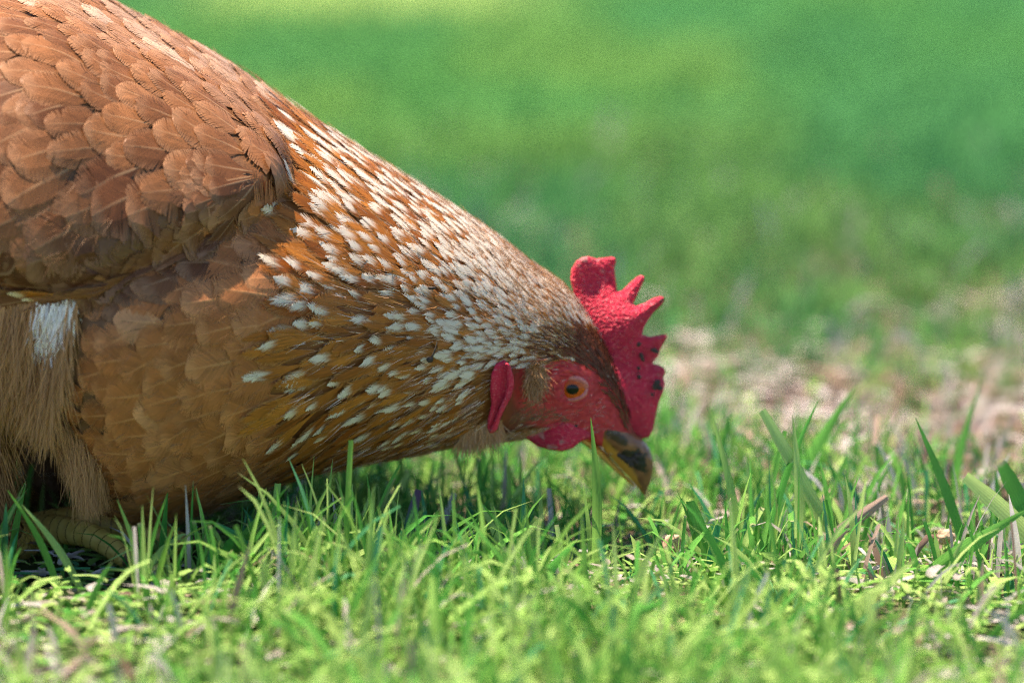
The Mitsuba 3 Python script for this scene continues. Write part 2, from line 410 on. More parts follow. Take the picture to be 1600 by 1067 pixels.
def conform(p, h):
    """Lay points p onto the hen's surface, h above it."""
    d, i = TREE.query(p, k=4)
    w = 1 / (d + 4e-4); w /= w.sum(1, keepdims=True)
    v = (SV[i] * w[..., None]).sum(1); n = unit((SN[i] * w[..., None]).sum(1))
    return p - ((p - v) * n).sum(1, keepdims=True) * n + h[:, None] * n


def make_feathers(root, dirs, nrm, L, W, lift0, lift1, seed, tone, nb=18, ang=0.35, shape='round', fray=0.5, follow=True, seg=3, curl=0.0, bend=None, taper=0.3):
    """Feathers of real barbs: each a narrow blade from the shaft to the vane's edge. Returns (vertices, faces, uv) with one row of
    vertices per feather: (n, k, 3), (k faces of one feather), (n, k, 2)."""
    n = len(root)
    r = np.random.default_rng(int(seed[0] * 7 + n * 13 + nb))
    side_v = np.cross(nrm, dirs)
    t0 = (np.arange(nb) / nb)
    t1 = ((np.arange(nb) + 1) / nb)

    def width(t):
        t = np.clip(t, 0, 1)
        if shape == 'round':
            return np.clip(t / 0.25, 0, 1) ** 0.7 * np.sqrt(np.clip(1 - np.clip((t - 0.30) / 0.71, 0, 1) ** 2.4, 0, 1))
        return np.clip(np.sin(np.pi * np.clip(0.04 + 0.93 * t, 0, 1) ** 0.85), 0, 1) ** 0.75

    V, UV, F = [], [], []
    ss = np.linspace(0, 1, seg)
    base = 0
    shaft_amp = (r.random((n, 1)) - 0.5) * 0.12 if bend is None else bend[:, None]
    for sd in (-1, 1):
        # how each barb leans: neighbours share it but for splits, where a gap opens
        split = np.cumsum(np.where(r.random((n, nb)) < 0.10 * fray, (r.random((n, nb)) - 0.45) * 0.16, 0.0), axis=1)
        jit = (r.random((n, nb)) - 0.5) * (0.05 if shape == 'lance' else 0.012) * fray
        out = 1.0 + (r.random((n, nb)) - 0.5) * (0.28 if shape == 'lance' else 0.09) * fray
        hj = (r.random((n, nb)) - 0.5) * 2.0
        for b in range(nb):
            for e, tt in enumerate((t0[b], t1[b])):
                for k, s in enumerate(ss):
                    nar = 0.5 * (t0[b] + t1[b])
                    te = tt + (nar - tt) * (0.0 if k < seg - 1 else taper)
                    along = te + ang * s ** 0.85 * (1 - te) * (0.95 if shape == 'lance' else 0.8)
                    al = along + (split[:, b] + jit[:, b]) * s * s * (0.8 if shape == 'lance' else 0.5)
                    wv = W * width(np.array(te)) * s * out[:, b] ** (s * s)
                    ctr = shaft_amp[:, 0] * L * (al ** 2)
                    p = root + dirs * (L * al)[:, None] + side_v * (sd * wv + ctr)[:, None]
                    hgt = lift0 + (lift1 - lift0) * np.clip(al, 0, 1.2) ** 1.15 - curl * W * s * s * 0.35 * (1 - 0.3 * al) + hj[:, b] * s * 0.00012
                    V.append((p, hgt))
                    UV.append(np.stack([seed + 0.5 + 0.49 * sd * s, tone + np.clip(al, 0.0, 0.99)], -1))
            i0 = base
            for k in range(seg - 1):
                a, c = i0 + k, i0 + seg + k
                F += [(a, a + 1, c + 1), (a, c + 1, c)] if sd > 0 else [(a, c + 1, a + 1), (a, c, c + 1)]
            base += 2 * seg
    # the shaft
    Vp = np.stack([a for a, _ in V], 1); H = np.stack([b for _, b in V], 1); UVa = np.stack(UV, 1)
    if follow:
        Vp = conform(Vp.reshape(-1, 3), H.ravel()).reshape(Vp.shape)
    else:
        Vp = Vp + nrm[:, None] * H[..., None]
    return Vp, np.array(F), UVa


def join(V, F, UV):
    n, k = V.shape[:2]
    f = (F[None] + (np.arange(n) * k)[:, None, None]).reshape(-1, 3)
    return (V.reshape(-1, 3), f), UV.reshape(-1, 2)


# candidate roots, spread evenly with a spacing that depends on the place
def candidates(n):
    v0, v1, v2 = BV[BF[:, 0]], BV[BF[:, 1]], BV[BF[:, 3]]
    area = np.linalg.norm(np.cross(v1 - v0, v2 - v0), axis=1)
    q = Q(v0)
    area = area * np.where(q[:, 0] > 780, 26.0, np.where(q[:, 0] > 640, 9.0, np.where(q[:, 0] > 420, 3.0, 1.0)))
    f = rng.choice(len(BF), n, p=area / area.sum())
    a, b = rng.random((2, n, 1))
    p = v0[f] + a * (v1 - v0)[f] + b * (v2 - v0)[f]
    _, i = TREE.query(p)
    return SV[i] * 0 + p, SN[i], SU[i], SS[i]


def thin(p, radius, order=None):
    """Greedy choice with a spacing of its own at each point."""
    cell = 0.004
    taken, out = {}, []
    for i in range(len(p)):
        r = radius[i]
        c = np.floor(p[i] / cell).astype(int); m = int(math.ceil(r / cell))
        ok = True
        for dx in range(-m, m + 1):
            for dy in range(-m, m + 1):
                for dz in range(-m, m + 1):
                    for j in taken.get((c[0] + dx, c[1] + dy, c[2] + dz), ()):
                        if ((p[j] - p[i]) ** 2).sum() < (r * r):
                            ok = False; break
                    if not ok: break
                if not ok: break
            if not ok: break
        if ok:
            taken.setdefault(tuple(c), []).append(i); out.append(i)
    return np.array(out)


cp, cn, cu, cs = candidates(80000)
cq = Q(cp)
near = cp[:, 1] < 0.004
inside = lambda poly, q: shapely.contains_xy(Polygon(poly), q[:, 0], q[:, 1])
in_wing = inside(WING, cq) & (np.abs(cn[:, 1]) > 0.15)
# where the body's plumage gives way to the neck's: a line slanting from (455,190) on the back to (400,700)
hk_line = np.interp(cq[:, 1], [-100, 150, 200, 300, 400, 500, 620, 740, 900], [540, 505, 490, 505, 490, 486, 480, 530, 580])
hk_line = hk_line + 24 * (mnoise(cp * 60, 4) - 0.5)
is_neck = cq[:, 0] > hk_line
CHEEKP = [(764, 566), (800, 556), (846, 566), (846, 660), (806, 668), (760, 684), (756, 640)]
in_face = inside(FACE, cq) | inside(CHEEKP, cq)
neck_t = np.clip((cq[:, 0] - 400) / 500.0, 0, 1)              # 0 at the shoulder, 1 at the head
region = np.where(in_face | (cq[:, 0] > 985) | ((cq[:, 0] < np.interp(cq[:, 1], [440, 550, 590, 720], [172, 170, 140, 118])) & (cq[:, 1] > 446) & (cq[:, 0] > -260) & (np.abs(cn[:, 1]) > .3)), -1, np.where(is_neck, 3, np.where((cs < 0.16) | (in_wing & (cs < .24)), 2, np.where(in_wing, 1, 0))))
spacing = np.select([region == 1, region == 2, region == 0], [0.0076, 0.0074, 0.0080], np.interp(neck_t, [0, .3, .5, .7, .85, 1], [.0054, .0043, .0033, .0022, .0015, .0012]))
spacing = np.where(near | (cs < 0.06), spacing, spacing * 1.45)
spacing = np.where((region == 1) & (cq[:, 1] > 300), spacing * 1.12, spacing)
spacing[region == 3] = np.maximum(spacing[region == 3], 0.00135)
ok = np.nonzero(region >= 0)[0]
pick = ok[thin(cp[ok], spacing[ok])]
cp, cn, cu, cs, cq, near, region, neck_t = (a[pick] for a in (cp, cn, cu, cs, cq, near, region, neck_t))


def direction(q, s, n, region, neck_t, r):
    """The lie of the plumage: tailward, fanning from the back's line to the belly's."""
    deg = np.select([region == 1, region == 2, region == 0],
                    [np.interp(q[:, 1], [50, 150, 300, 450], [4, 24, 30, 18]), np.interp(q[:, 0], [0, 200, 400, 480], [-12, -20, -28, -30]) * (1 - sst(.06, .22, s)) + 14 * sst(.06, .22, s), np.interp(s, [0, 0.5, 0.75, 1.0], [0, 8, 14, -4])],
                    np.interp(s, [0, 0.12, 0.3, 0.5, 0.7, 0.85, 1], [-33, -30, -10, 8, 24, 22, 4]))
    deg = np.radians(deg + r.normal(0, 1, len(q)) * np.select([region == 3], [6.0], 6.0))
    d = np.stack([-np.cos(deg), np.zeros(len(q)), -np.sin(deg)], -1)
    return unit(d - (d * n).sum(1, keepdims=True) * n)


cd = direction(cq, cs, cn, region, neck_t, rng)


def put_feathers(holder, sel, mat, count, stuff_name, **kw):
    """The `count` feathers that show largest become pieces of the holder, the rest one piece."""
    V, F, UV = make_feathers(cp[sel], cd[sel], cn[sel], **kw)
    n, k = V.shape[:2]
    vis = (V.mean(1)[:, 0] > -0.21) & (cn[sel][:, 1] < 0.15)
    size = np.where(vis, kw['L'] * kw['W'], -1) if np.ndim(kw['L']) else np.where(vis, 1.0, -1)
    order = np.argsort(-size, kind='stable')
    own = [i for i in order[:count] if size[i] > 0]
    for i in own:
        add(holder, (V[i], F), mat, uv=UV[i])
    rest = np.setdiff1d(np.arange(n), own)
    if len(rest):
        mesh, uv = join(V[rest], F, UV[rest])
        add(stuff_name, mesh, mat, uv=uv, kind='stuff', label=None)
    print(holder, n, 'feathers', len(own), 'own', n * len(F), 'tris')


def rnd(n, lo, hi):
    return rng.uniform(lo, hi, n)


# wing feathers
for side in (-1, 1):
    wv, wf, wn, used = wings[side]
    if side == -1:
        add('hen__wing', (wv, wf), 'mat_skin', smooth=True)
    else:
        scene['hen__wing_001'] = mikit.ply((wv, wf), 'mat_skin', smooth=True)
    sel = np.nonzero((region == 1) & (np.sign(cp[:, 1]) == side))[0]
    qy, qx = cq[sel, 1], cq[sel, 0]
    cape = (qy < np.interp(qx, [-200, 60, 230, 400, 460], [60, 110, 190, 195, 190]))
    L = np.where(cape, rnd(len(sel), .024, .030), rnd(len(sel), .026, .033)) * np.interp(qx, [300, 470], [1.0, 0.60])
    tone = np.floor(np.clip(np.where(cape, rnd(len(sel), 5.5, 9.5), np.interp(qy, [120, 300, 450], [5.5, 3.8, 2.2]) + rnd(len(sel), -2.5, 2.5)), 0, 15))
    put_feathers('hen__wing__feather' if side == -1 else 'hen__wing_001__feather', sel, 'mat_feather', 300 if side == -1 else 0, 'hen__wing__plumage' if side == -1 else 'hen__wing_001__plumage',
                 L=L, W=L * rnd(len(sel), .36, .44), lift0=0.0006, lift1=np.where(cape, rnd(len(sel), .0022, .0036), rnd(len(sel), .0014, .0026)), seed=np.floor(rnd(len(sel), 0, 250)), tone=tone, nb=34, ang=0.42, fray=1.2, curl=0.2)
# flight feathers along the wing's lower edge
for side in (-1, 1):
    n = 9
    ex = np.linspace(380, -70, n); ey = np.interp(ex, [-60, 62, 150, 190, 255, 340, 430], [418, 436, 446, 424, 388, 356, 312])
    rt = P(ex + 20, ey, -.09) * [1, -side, 1]
    h0 = conform(rt, np.full(n, .0004)); _, ii = TREE.query(h0)
    dg = np.radians(np.interp(ex, [-60, 150, 300, 400], [4, 10, 26, 34])); dd = np.stack([-np.cos(dg), 0 * dg, -np.sin(dg)], -1); nn_ = SN[ii]
    dd = unit(dd - (dd * nn_).sum(1, keepdims=True) * nn_)
    L = np.interp(ex, [-60, 150, 400], [.052, .045, .026])
    V, F, UV = make_feathers(h0, dd, nn_, L=L, W=L * .14, lift0=.0008, lift1=rnd(n, .0040, .0065), seed=np.floor(rnd(n, 0, 250)), tone=np.floor(rnd(n, 1, 7)), nb=40, ang=.26, fray=1.0, curl=.3)
    for k in range(n):
        add('hen__wing__feather' if side == -1 else 'hen__wing_001__feather', (V[k], F), 'mat_feather', uv=UV[k])
rt = conform(P([112, 118], [433, 450], -.09), np.full(2, .002)); _, ii = TREE.query(rt); dd = np.array([[-1, 0, -.08]] * 2); dd = unit(dd - (dd * SN[ii]).sum(1, keepdims=True) * SN[ii])
V, F, UV = make_feathers(rt, dd, SN[ii], L=np.array([.0205, .018]), W=np.array([.0036, .003]), lift0=.001, lift1=.0036, seed=np.array([3., 5.]), tone=np.array([15., 15.]), nb=24, fray=.4)
for k in range(2):
    add('hen__wing__feather', (V[k], F), 'mat_hackle', uv=UV[k] - [0, 5], label='short wing feather with a white tip at the lower edge')
# coverts over the wing's front edge and over the seam below it
fx_ = np.array([(474, 205), (470, 232), (468, 262), (462, 292), (452, 322), (436, 346), (440, 215), (438, 245), (434, 275), (426, 305), (410, 335), (408, 200), (402, 228), (396, 256), (455, 196), (430, 190), (380, 366), (340, 384), (300, 400), (262, 416), (232, 432), (205, 446), (352, 362), (312, 378), (272, 394), (236, 410), (210, 426), (290, 424), (250, 440), (60, 132), (92, 148), (38, 150), (122, 152), (76, 168), (18, 138), (6, 165), (48, 178), (-20, 150)], float)
fx_ = np.vstack([fx_, fx_ + rng.normal(0, 9, fx_.shape)])
for side in (-1, 1):
    n = len(fx_)
    rt = P(fx_[:, 0], fx_[:, 1], -.1) * [1, -side, 1]
    h0 = conform(rt, np.full(n, .0006)); _, ii = TREE.query(h0)
    dg = np.radians(rng.normal(24, 7, n)); dd = np.stack([-np.cos(dg), 0 * dg, -np.sin(dg)], -1)
    dd = unit(dd - (dd * SN[ii]).sum(1, keepdims=True) * SN[ii])
    L = rnd(n, .019, .026)
    V, F, UV = make_feathers(h0, dd, SN[ii], L=L, W=L * .4, lift0=.0006, lift1=rnd(n, .0014, .0022), seed=np.floor(rnd(n, 0, 250)), tone=np.floor(rnd(n, 2, 5)), nb=32, ang=.42, fray=1.2, curl=.2)
    for k in range(n):
        add('hen__wing__feather' if side == -1 else 'hen__wing_001__feather', (V[k], F), 'mat_feather', uv=UV[k])
# back and flank feathers
sel = np.nonzero(region == 2)[0]
L = rnd(len(sel), .021, .027)
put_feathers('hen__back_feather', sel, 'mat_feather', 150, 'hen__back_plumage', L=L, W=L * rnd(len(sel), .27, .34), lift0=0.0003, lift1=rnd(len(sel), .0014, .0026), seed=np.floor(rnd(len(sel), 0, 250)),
             tone=np.floor(np.clip(np.interp(cs[sel], [.02, .10], [10.5, 5.5]) + rnd(len(sel), -2, 2.5), 0, 15)), nb=22, ang=0.36, fray=0.8, curl=0.2)  # paler ridge: rim light and pale tips both put into the tone
sel = np.nonzero(region == 0)[0]
L = rnd(len(sel), .021, .028) * np.where(cs[sel] < .9, np.interp(cq[sel, 0], [140, 300], [.5, 1]), 1)
tone = np.floor(np.clip(np.interp(cs[sel], [0.2, 0.45, 0.8, 1.0], [8, 8, 7.6, 7.0]) + rnd(len(sel), -1.6, 1.4), 0, 15))
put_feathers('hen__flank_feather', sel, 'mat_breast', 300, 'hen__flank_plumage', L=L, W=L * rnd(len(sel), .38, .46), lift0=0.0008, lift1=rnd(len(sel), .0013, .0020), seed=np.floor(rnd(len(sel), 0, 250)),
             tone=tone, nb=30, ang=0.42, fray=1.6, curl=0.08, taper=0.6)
# neck hackle: long feathers at the shoulder, short ones at the head
hk = region == 3
for lo, hi, nb, seg, own in ((-1, 0.30, 32, 3, 150), (0.30, 0.62, 24, 3, 150), (0.62, 0.84, 12, 3, 0), (0.84, 2, 7, 2, 0)):
    sel = np.nonzero(hk & (neck_t >= lo) & (neck_t < hi))[0]
    t = neck_t[sel]
    L = np.interp(t, [0, .35, .7, .9, 1], [.030, .025, .0150, .0090, .0060]) * rnd(len(sel), .85, 1.15)
    W = np.interp(t, [0, .35, .7, .9, 1], [.0040, .0031, .0018, .0010, .0007]) * rnd(len(sel), .85, 1.15)
    s = cs[sel]
    lev = 0.3 + np.interp(s, [0, .2, .42, .55, .72, .85, 1], [13, 12, 10.5, 10, 8.5, 6, 1]) + rnd(len(sel), -3, 3) + 5.5 * sst(.5, .8, t) * sst(.66, .48, s)
    lev = np.where(rng.random(len(sel)) < np.maximum(np.interp(s, [0, .4, .6, .75, 1], [.15, .32, .42, .52, .9]) * (1 - .9 * sst(.5, .75, t) * (s < .6)), np.interp(t, [0, .14, .3], [.8, .4, 0])), 0, lev)
    tipx, tipy = cq[sel, 0] - L * PXM * .92, cq[sel, 1]
    lev = np.where((tipx < np.interp(tipy, [150, 330, 420, 700], [500, 470, 410, 430])) & (rng.random(len(sel)) < .72), 0, lev)
    crown = inside([(835, 545), (880, 515), (930, 522), (975, 585), (1002, 690), (960, 700), (938, 600), (905, 566), (860, 560)], cq[sel])
    lev = np.where(crown, 16, np.clip(lev, 0, 15))
    put_feathers('hen__hackle_feather', sel, 'mat_hackle', own, 'hen__hackle_plumage', L=L, W=W, lift0=0.0006, lift1=np.interp(t, [0, .5, 1], [.0026, .002, .0011]) * rnd(len(sel), .6, 1.4),
                 seed=np.floor(rnd(len(sel), 0, 250)), tone=np.floor(lev), nb=nb, ang=0.55, shape='lance', fray=1.0, seg=seg, curl=0.1, taper=0.65)

# ------------------------------------------------------------------ hair-like down: strands
def strands(root, dirs, L, w, seed, tone, curve, segs=4):
    """Thin tapering ribbons. curve: (n,3) added along with t^2."""
    n = len(root)
    t = np.linspace(0, 1, segs)
    p = root[:, None] + dirs[:, None] * (L[:, None] * t)[..., None] + curve[:, None] * (t ** 2)[None, :, None] * L[:, None, None]
    tan = unit(np.gradient(p, axis=1))
    view = unit(np.array([0.15, -1.0, 0.35]) + np.random.default_rng(len(root)).normal(0, .5, (n, 3)))
    sdv = unit(np.cross(tan, view[:, None]))
    ww = (w[:, None] * (1 - 0.85 * t ** 1.5))[..., None]
    a, b = p - sdv * ww, p + sdv * ww
    V = np.stack([a, b], 2).reshape(n, -1, 3)
    F = np.concatenate([[(2 * k, 2 * k + 1, 2 * k + 3), (2 * k, 2 * k + 3, 2 * k + 2)] for k in range(segs - 1)])
    UV = np.stack([np.broadcast_to((seed[:, None] + 0.5), (n, 2 * segs)), tone[:, None] + np.clip(np.repeat(t, 2), 0, .99)[None]], -1)
    return join(V, F, UV)


def tri_sample(m, n, r):
    p, f = trimesh.sample.sample_surface(m, n, seed=int(r))
    return np.asarray(p), np.asarray(m.face_normals[f])


for side in (-1, 1):
    for mesh, name, n in ((thighs[side], 'hen__thigh_down', 16000), (tuft[side], 'hen__breast_down', 5000)):
        if side == 1: n //= 3
        p, nn = tri_sample(mesh, n, 5 + side)
        if 'breast' in name:
            kp = Q(p)[:, 1] > 655 + 30 * rng.random(n); p, nn = p[kp], nn[kp]; n = len(p)
        q = Q(p)
        thigh = 'thigh' in name
        aim = np.array([P(150, 782, -.08)[0], 0, P(150, 782, -.08)[2]]) - p * [1, 0, 1]
        LF = np.minimum(rng.uniform(.010, .026, n) * (.85 if thigh else .7), 9 if thigh else np.linalg.norm(aim, axis=1) * .95 + .002)
        d = unit((nn * 0.42 + np.array([-0.10, 0, -1.0]) if thigh else unit(aim) + nn * .12) + rng.normal(0, .12, (n, 3)) + (mnoise(p * 90, 2)[:, None] - .5) * np.array([.7, .3, 0]))
        tn = np.where(thigh, np.interp(q[:, 1], [440, 620, 760, 880], [9, 8.5, 6.5, 5]), np.interp(q[:, 1], [580, 700, 790], [7.5, 8.5, 8.5])) + rng.uniform(-1.6, 1.6, n)
        tn = np.where(p[:, 1] * side < .045, tn - 5, tn)
        k = key_of(name)
        m, uv = strands(p, d, LF, rng.uniform(.00012, .00028, n) * (1 if thigh else .6), np.floor(rng.uniform(0, 250, n)), np.floor(np.clip(tn, 0, 8.9)), np.array([[0, 0, -.25]]) + rng.normal(0, .12, (n, 3)))
        add(name, m, 'mat_fluff', uv=uv, kind='stuff')
# belly down between the legs, shade of the recess put into its dark tone
sel = np.nonzero((body_s.ravel() > .66) & (_q[:, 0] < 40) & (_q[:, 0] > -420))[0]
idx = rng.choice(sel, 9000)
d = unit(BN[idx] * .35 + np.array([-.35, 0, -.8]) + rng.normal(0, .18, (len(idx), 3)))
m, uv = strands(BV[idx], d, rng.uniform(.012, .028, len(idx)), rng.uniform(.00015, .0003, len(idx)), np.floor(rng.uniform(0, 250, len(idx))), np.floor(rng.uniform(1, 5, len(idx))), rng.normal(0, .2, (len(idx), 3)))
add('hen__belly_down', m, 'mat_fluff', uv=uv, kind='stuff')
# upper thigh plumage showing below the wing, and the white tuft
n = 12000
qa = np.stack([rng.uniform(-160, 128, n), rng.uniform(452, 620, n)], -1); qa[:, 0] -= np.clip(qa[:, 1] - 520, 0, 200) * .4
pp = P(qa[:, 0], qa[:, 1], -.095)
pp = conform(pp, np.full(n, .002))
white = np.exp(-(((qa[:, 0] - 92) / 26) ** 2 + ((qa[:, 1] - 478) / 30) ** 2))
d = unit(np.array([-.15, -.25, -1.0]) + np.stack([.004 * (60 - qa[:, 0]) * -.8, np.zeros(n), np.zeros(n)], -1) * .4 + rng.normal(0, .13, (n, 3)))
tn = np.where(rng.random(n) < white * 1.8, rng.uniform(13, 15.9, n), rng.uniform(6.5, 9.5, n))
m, uv = strands(pp, d, rng.uniform(.012, .026, n) * np.where(tn > 12, .42, 1), rng.uniform(.00014, .0003, n) * np.where(tn > 12, 1.5, 1), np.floor(rng.uniform(0, 250, n)), np.floor(tn), np.array([[0, .15, -.1]]) + rng.normal(0, .12, (n, 3)))
add('hen__thigh_down', m, 'mat_fluff', uv=uv, kind='stuff')
# stray hairs over neck and shoulders
n = 7000
i = rng.choice(np.nonzero(hk & near & (neck_t < .97))[0], n)
j = rng.normal(0, .0025, (n, 3))
d = unit(cd[i] + rng.normal(0, .10, (n, 3)) + cn[i] * .05)
pp = conform(cp[i] + j, np.full(n, .0014))
m, uv = strands(pp, d, rng.uniform(.004, .013, n) * (1.15 - .8 * neck_t[i]), rng.uniform(.00006, .00012, n), np.floor(rng.uniform(0, 250, n)), np.where(rng.random(n) < .3, np.floor(rng.uniform(10, 13, n)), np.floor(rng.uniform(5, 9, n))), rng.normal(0, .06, (n, 3)))
add('hen__neck_hair', m, 'mat_fluff', uv=uv, kind='stuff')
sel = np.nonzero((region != 3) & near & (cq[:, 0] > -220))[0]
n = 5000
i = rng.choice(sel, n)
a_, b_ = rng.normal(0, .35, n), rng.uniform(.2, .95, n)
d = unit(cd[i] + np.cross(cn[i], cd[i]) * a_[:, None] + cn[i] * .06)
pp = conform(cp[i] + cd[i] * (b_ * .02)[:, None] + np.cross(cn[i], cd[i]) * (a_ * .012)[:, None], np.full(n, .0022))
m, uv = strands(pp, d, rng.uniform(.003, .008, n), rng.uniform(.00004, .00008, n), np.floor(rng.uniform(0, 250, n)), np.floor(rng.uniform(1, 5, n)), rng.normal(0, .1, (n, 3)))
add('hen__loose_barbs', m, 'mat_fluff', uv=uv, kind='stuff')
# tail: a fan of long feathers behind the frame
n = 14
a = np.linspace(-1, 1, n)
root = P(-600, -60) + np.stack([np.zeros(n), a * .012, np.zeros(n)], -1)
dirs = unit(np.stack([-np.ones(n) * .75, a * .42, .62 - .25 * np.abs(a)], -1))
V, F, UV = make_feathers(root, dirs, unit(np.stack([-.3 * np.ones(n), a * 1.6, .8 * np.ones(n)], -1)), L=np.full(n, .13), W=np.full(n, .02), lift0=0., lift1=.004, seed=np.arange(n) * 1.0, tone=np.full(n, 5.0), nb=40, follow=False, curl=.1)
for k in range(n):
    add('hen__tail_feather', (V[k], F), 'mat_feather', uv=UV[k])

# ------------------------------------------------------------------ comb, wattles, ear lobes
def inflate(poly, y0, thick, r, step=1.6, wave=None, rough=0.0, lean=(0, 0), fr=900):
    """A fleshy plate with this side-view outline (photograph pixels), rounded at its rim."""
    g = Polygon(poly).buffer(0)
    ring = np.array(g.segmentize(step * 1.2).exterior.coords)[:-1]
    x0, y0b, x1, y1 = g.bounds
    X, Y = np.meshgrid(np.arange(x0, x1, step), np.arange(y0b, y1, step))
    X = X + (np.arange(X.shape[0]) % 2)[:, None] * step / 2
    pts = np.stack([X.ravel(), Y.ravel()], -1)
    pts = pts[shapely.contains_xy(g.buffer(-step * .6), pts[:, 0], pts[:, 1])]
    q = np.vstack([ring, pts])
    tri = Delaunay(q).simplices
    c = q[tri].mean(1)
    tri = tri[shapely.contains_xy(g, c[:, 0], c[:, 1])]
    e = q[tri]
    cr = np.cross(np.pad(e[:, 1] - e[:, 0], ((0, 0), (0, 1))), np.pad(e[:, 2] - e[:, 0], ((0, 0), (0, 1))))[:, 2]
    tri = np.where((cr > 0)[:, None], tri, tri[:, ::-1])
    d = shapely.distance(shapely.points(q[:, 0], q[:, 1]), g.exterior)
    nr = len(ring)
    h = thick * np.sqrt(np.clip(1 - (1 - np.clip(d / r, 0, 1)) ** 2, 0, 1))
    h[:nr] = 0
    yc = np.full(len(q), y0) if wave is None else y0 + wave(q)
    Vn, Vf = P(q[:, 0], q[:, 1], yc - h), P(q[:, 0], q[:, 1], yc - h)
    Vf = np.stack([Vn[:, 0], 2 * yc - Vn[:, 1], Vn[:, 2]], -1)
    if rough:
        k = (mfbm(Vn * fr, 2, 3) - .5) * rough * np.minimum(1, d / 3); Vn[:, 1] += k; Vf[:, 1] -= k
    m = len(q)
    back = tri[:, ::-1].copy()
    re = np.arange(m) + m; re[:nr] = np.arange(nr)
    v = np.vstack([Vn, Vf]); f = np.vstack([tri, re[back]])
    used = np.unique(f); mp = np.full(len(v), -1); mp[used] = np.arange(len(used))
    return v[used], mp[f]


zoom = lambda pts: [(680 + x / 2.54, 380 + y / 2.54) for x, y in pts]
COMB = zoom([(600, 345), (575, 270), (550, 200), (537, 150), (540, 105), (560, 70), (585, 55), (610, 52), (640, 62), (665, 58), (700, 54), (716, 58), (718, 72), (711, 100), (717, 150), (722, 190), (742, 186), (770, 160), (798, 134), (818, 127), (831, 133), (830, 148),
             (818, 170), (802, 205), (786, 238), (795, 248), (830, 238), (868, 216), (892, 210), (908, 214), (910, 228), (896, 248), (868, 274), (846, 304), (828, 336), (822, 362), (850, 372), (888, 365), (914, 361), (921, 372), (908, 394), (894, 418), (886, 445), (870, 466),
             (862, 478), (888, 484), (908, 494), (914, 512), (905, 532), (912, 556), (905, 592), (886, 636), (874, 690), (866, 738), (848, 770), (816, 776), (778, 762), (745, 750), (715, 735), (690, 700), (660, 620), (640, 540), (640, 470), (620, 400)])
_comb = np.array(COMB)
add('hen__comb', inflate(COMB, 0.0, .0036, 26, wave=lambda q: .0022 * np.sin(q[:, 0] / 30.0 + q[:, 1] / 55.0) + .0015 * np.sin(q[:, 1] / 21.0), rough=.0007, fr=1500), 'mat_comb', smooth=True, label='red serrated comb flecked with mud')
# mud crumbs stuck to the comb
mud = []
for zx, zy, sz in ((693, 335, 9), (697, 330, 6), (808, 401, 9), (820, 450, 9), (824, 462, 7), (817, 440, 6), (807, 495, 7), (809, 530, 8), (806, 515, 5), (870, 425, 10), (880, 430, 8), (860, 424, 6), (880, 555, 13), (872, 570, 12), (892, 575, 11), (888, 548, 8), (862, 600, 7), (895, 228, 5), (905, 222, 4), (575, 697, 8), (560, 725, 6), (583, 703, 5), (735, 755, 9), (748, 770, 10), (760, 790, 8), (775, 812, 8), (730, 840, 10), (745, 850, 13), (765, 862, 14), (785, 858, 13), (800, 845, 11), (815, 838, 9), (778, 878, 11), (800, 870, 9)):
    px, py = 680 + zx / 2.54, 380 + zy / 2.54
    m = trimesh.creation.icosphere(2, 1.0)
    v = m.vertices * (1 + .7 * (mfbm(m.vertices * 1.6 + zx, 2, 1)[:, None] - .5))
    c = P(px, py, -.0150 if zx < 600 else (-.0072 if zy > 745 else -.0045))
    m.vertices = v * np.array([sz, sz * .55, sz * 1.05]) / 2.54 / PXM * .95 + c
    mud.append(m)
add('hen__comb__mud', trimesh.util.concatenate(mud), 'mat_mud', smooth=True, kind='stuff')
WATTLE = zoom([(330, 705), (340, 735), (362, 775), (405, 806), (455, 820), (505, 826), (548, 812), (580, 786), (612, 775), (640, 770), (600, 735), (520, 700), (430, 670), (350, 680)])
for side in (-1, 1):
    add('hen__wattle', inflate(WATTLE, side * .0125, .0026, 11, wave=lambda q: .0018 * np.sin(q[:, 0] / 16.0), rough=.0005), 'mat_comb', smooth=True)
LOBE = zoom([(275, 462), (298, 485), (310, 525), (313, 565), (303, 608), (278, 655), (258, 700), (246, 742), (226, 756), (206, 745), (208, 700), (222, 640), (218, 580), (222, 520), (240, 478)])
LOBEF = zoom([(298, 485), (310, 525), (313, 565), (303, 608), (278, 655), (258, 700), (246, 742), (226, 756), (212, 750), (228, 715), (250, 665), (272, 615), (284, 565), (284, 515), (276, 480), (285, 470)])
def surf_y(q, h):
    b = P(q[:, 0], q[:, 1], -.03)
    for _ in range(4):
        b = P(q[:, 0], q[:, 1], conform(b, np.full(len(b), h))[:, 1])
    return -b[:, 1]


LOBE_Y = -conform(P(783, 600, -.03)[None], np.array([.0022]))[0, 1]
print('lobe', LOBE_Y)
for side in (-1, 1):
    e = add('hen__ear_lobe', inflate(LOBE, 0.0, .0026, 10, wave=lambda q: side * (surf_y(q, .0022) - .0016 * np.cos((q[:, 0] - 783) / 9.0)), rough=.0004), 'mat_comb', smooth=True)
    add(e + '__rim', inflate(LOBEF, 0.0, .0026, 6, wave=lambda q: side * surf_y(q, .0040), rough=.0004), 'mat_comb', smooth=True)

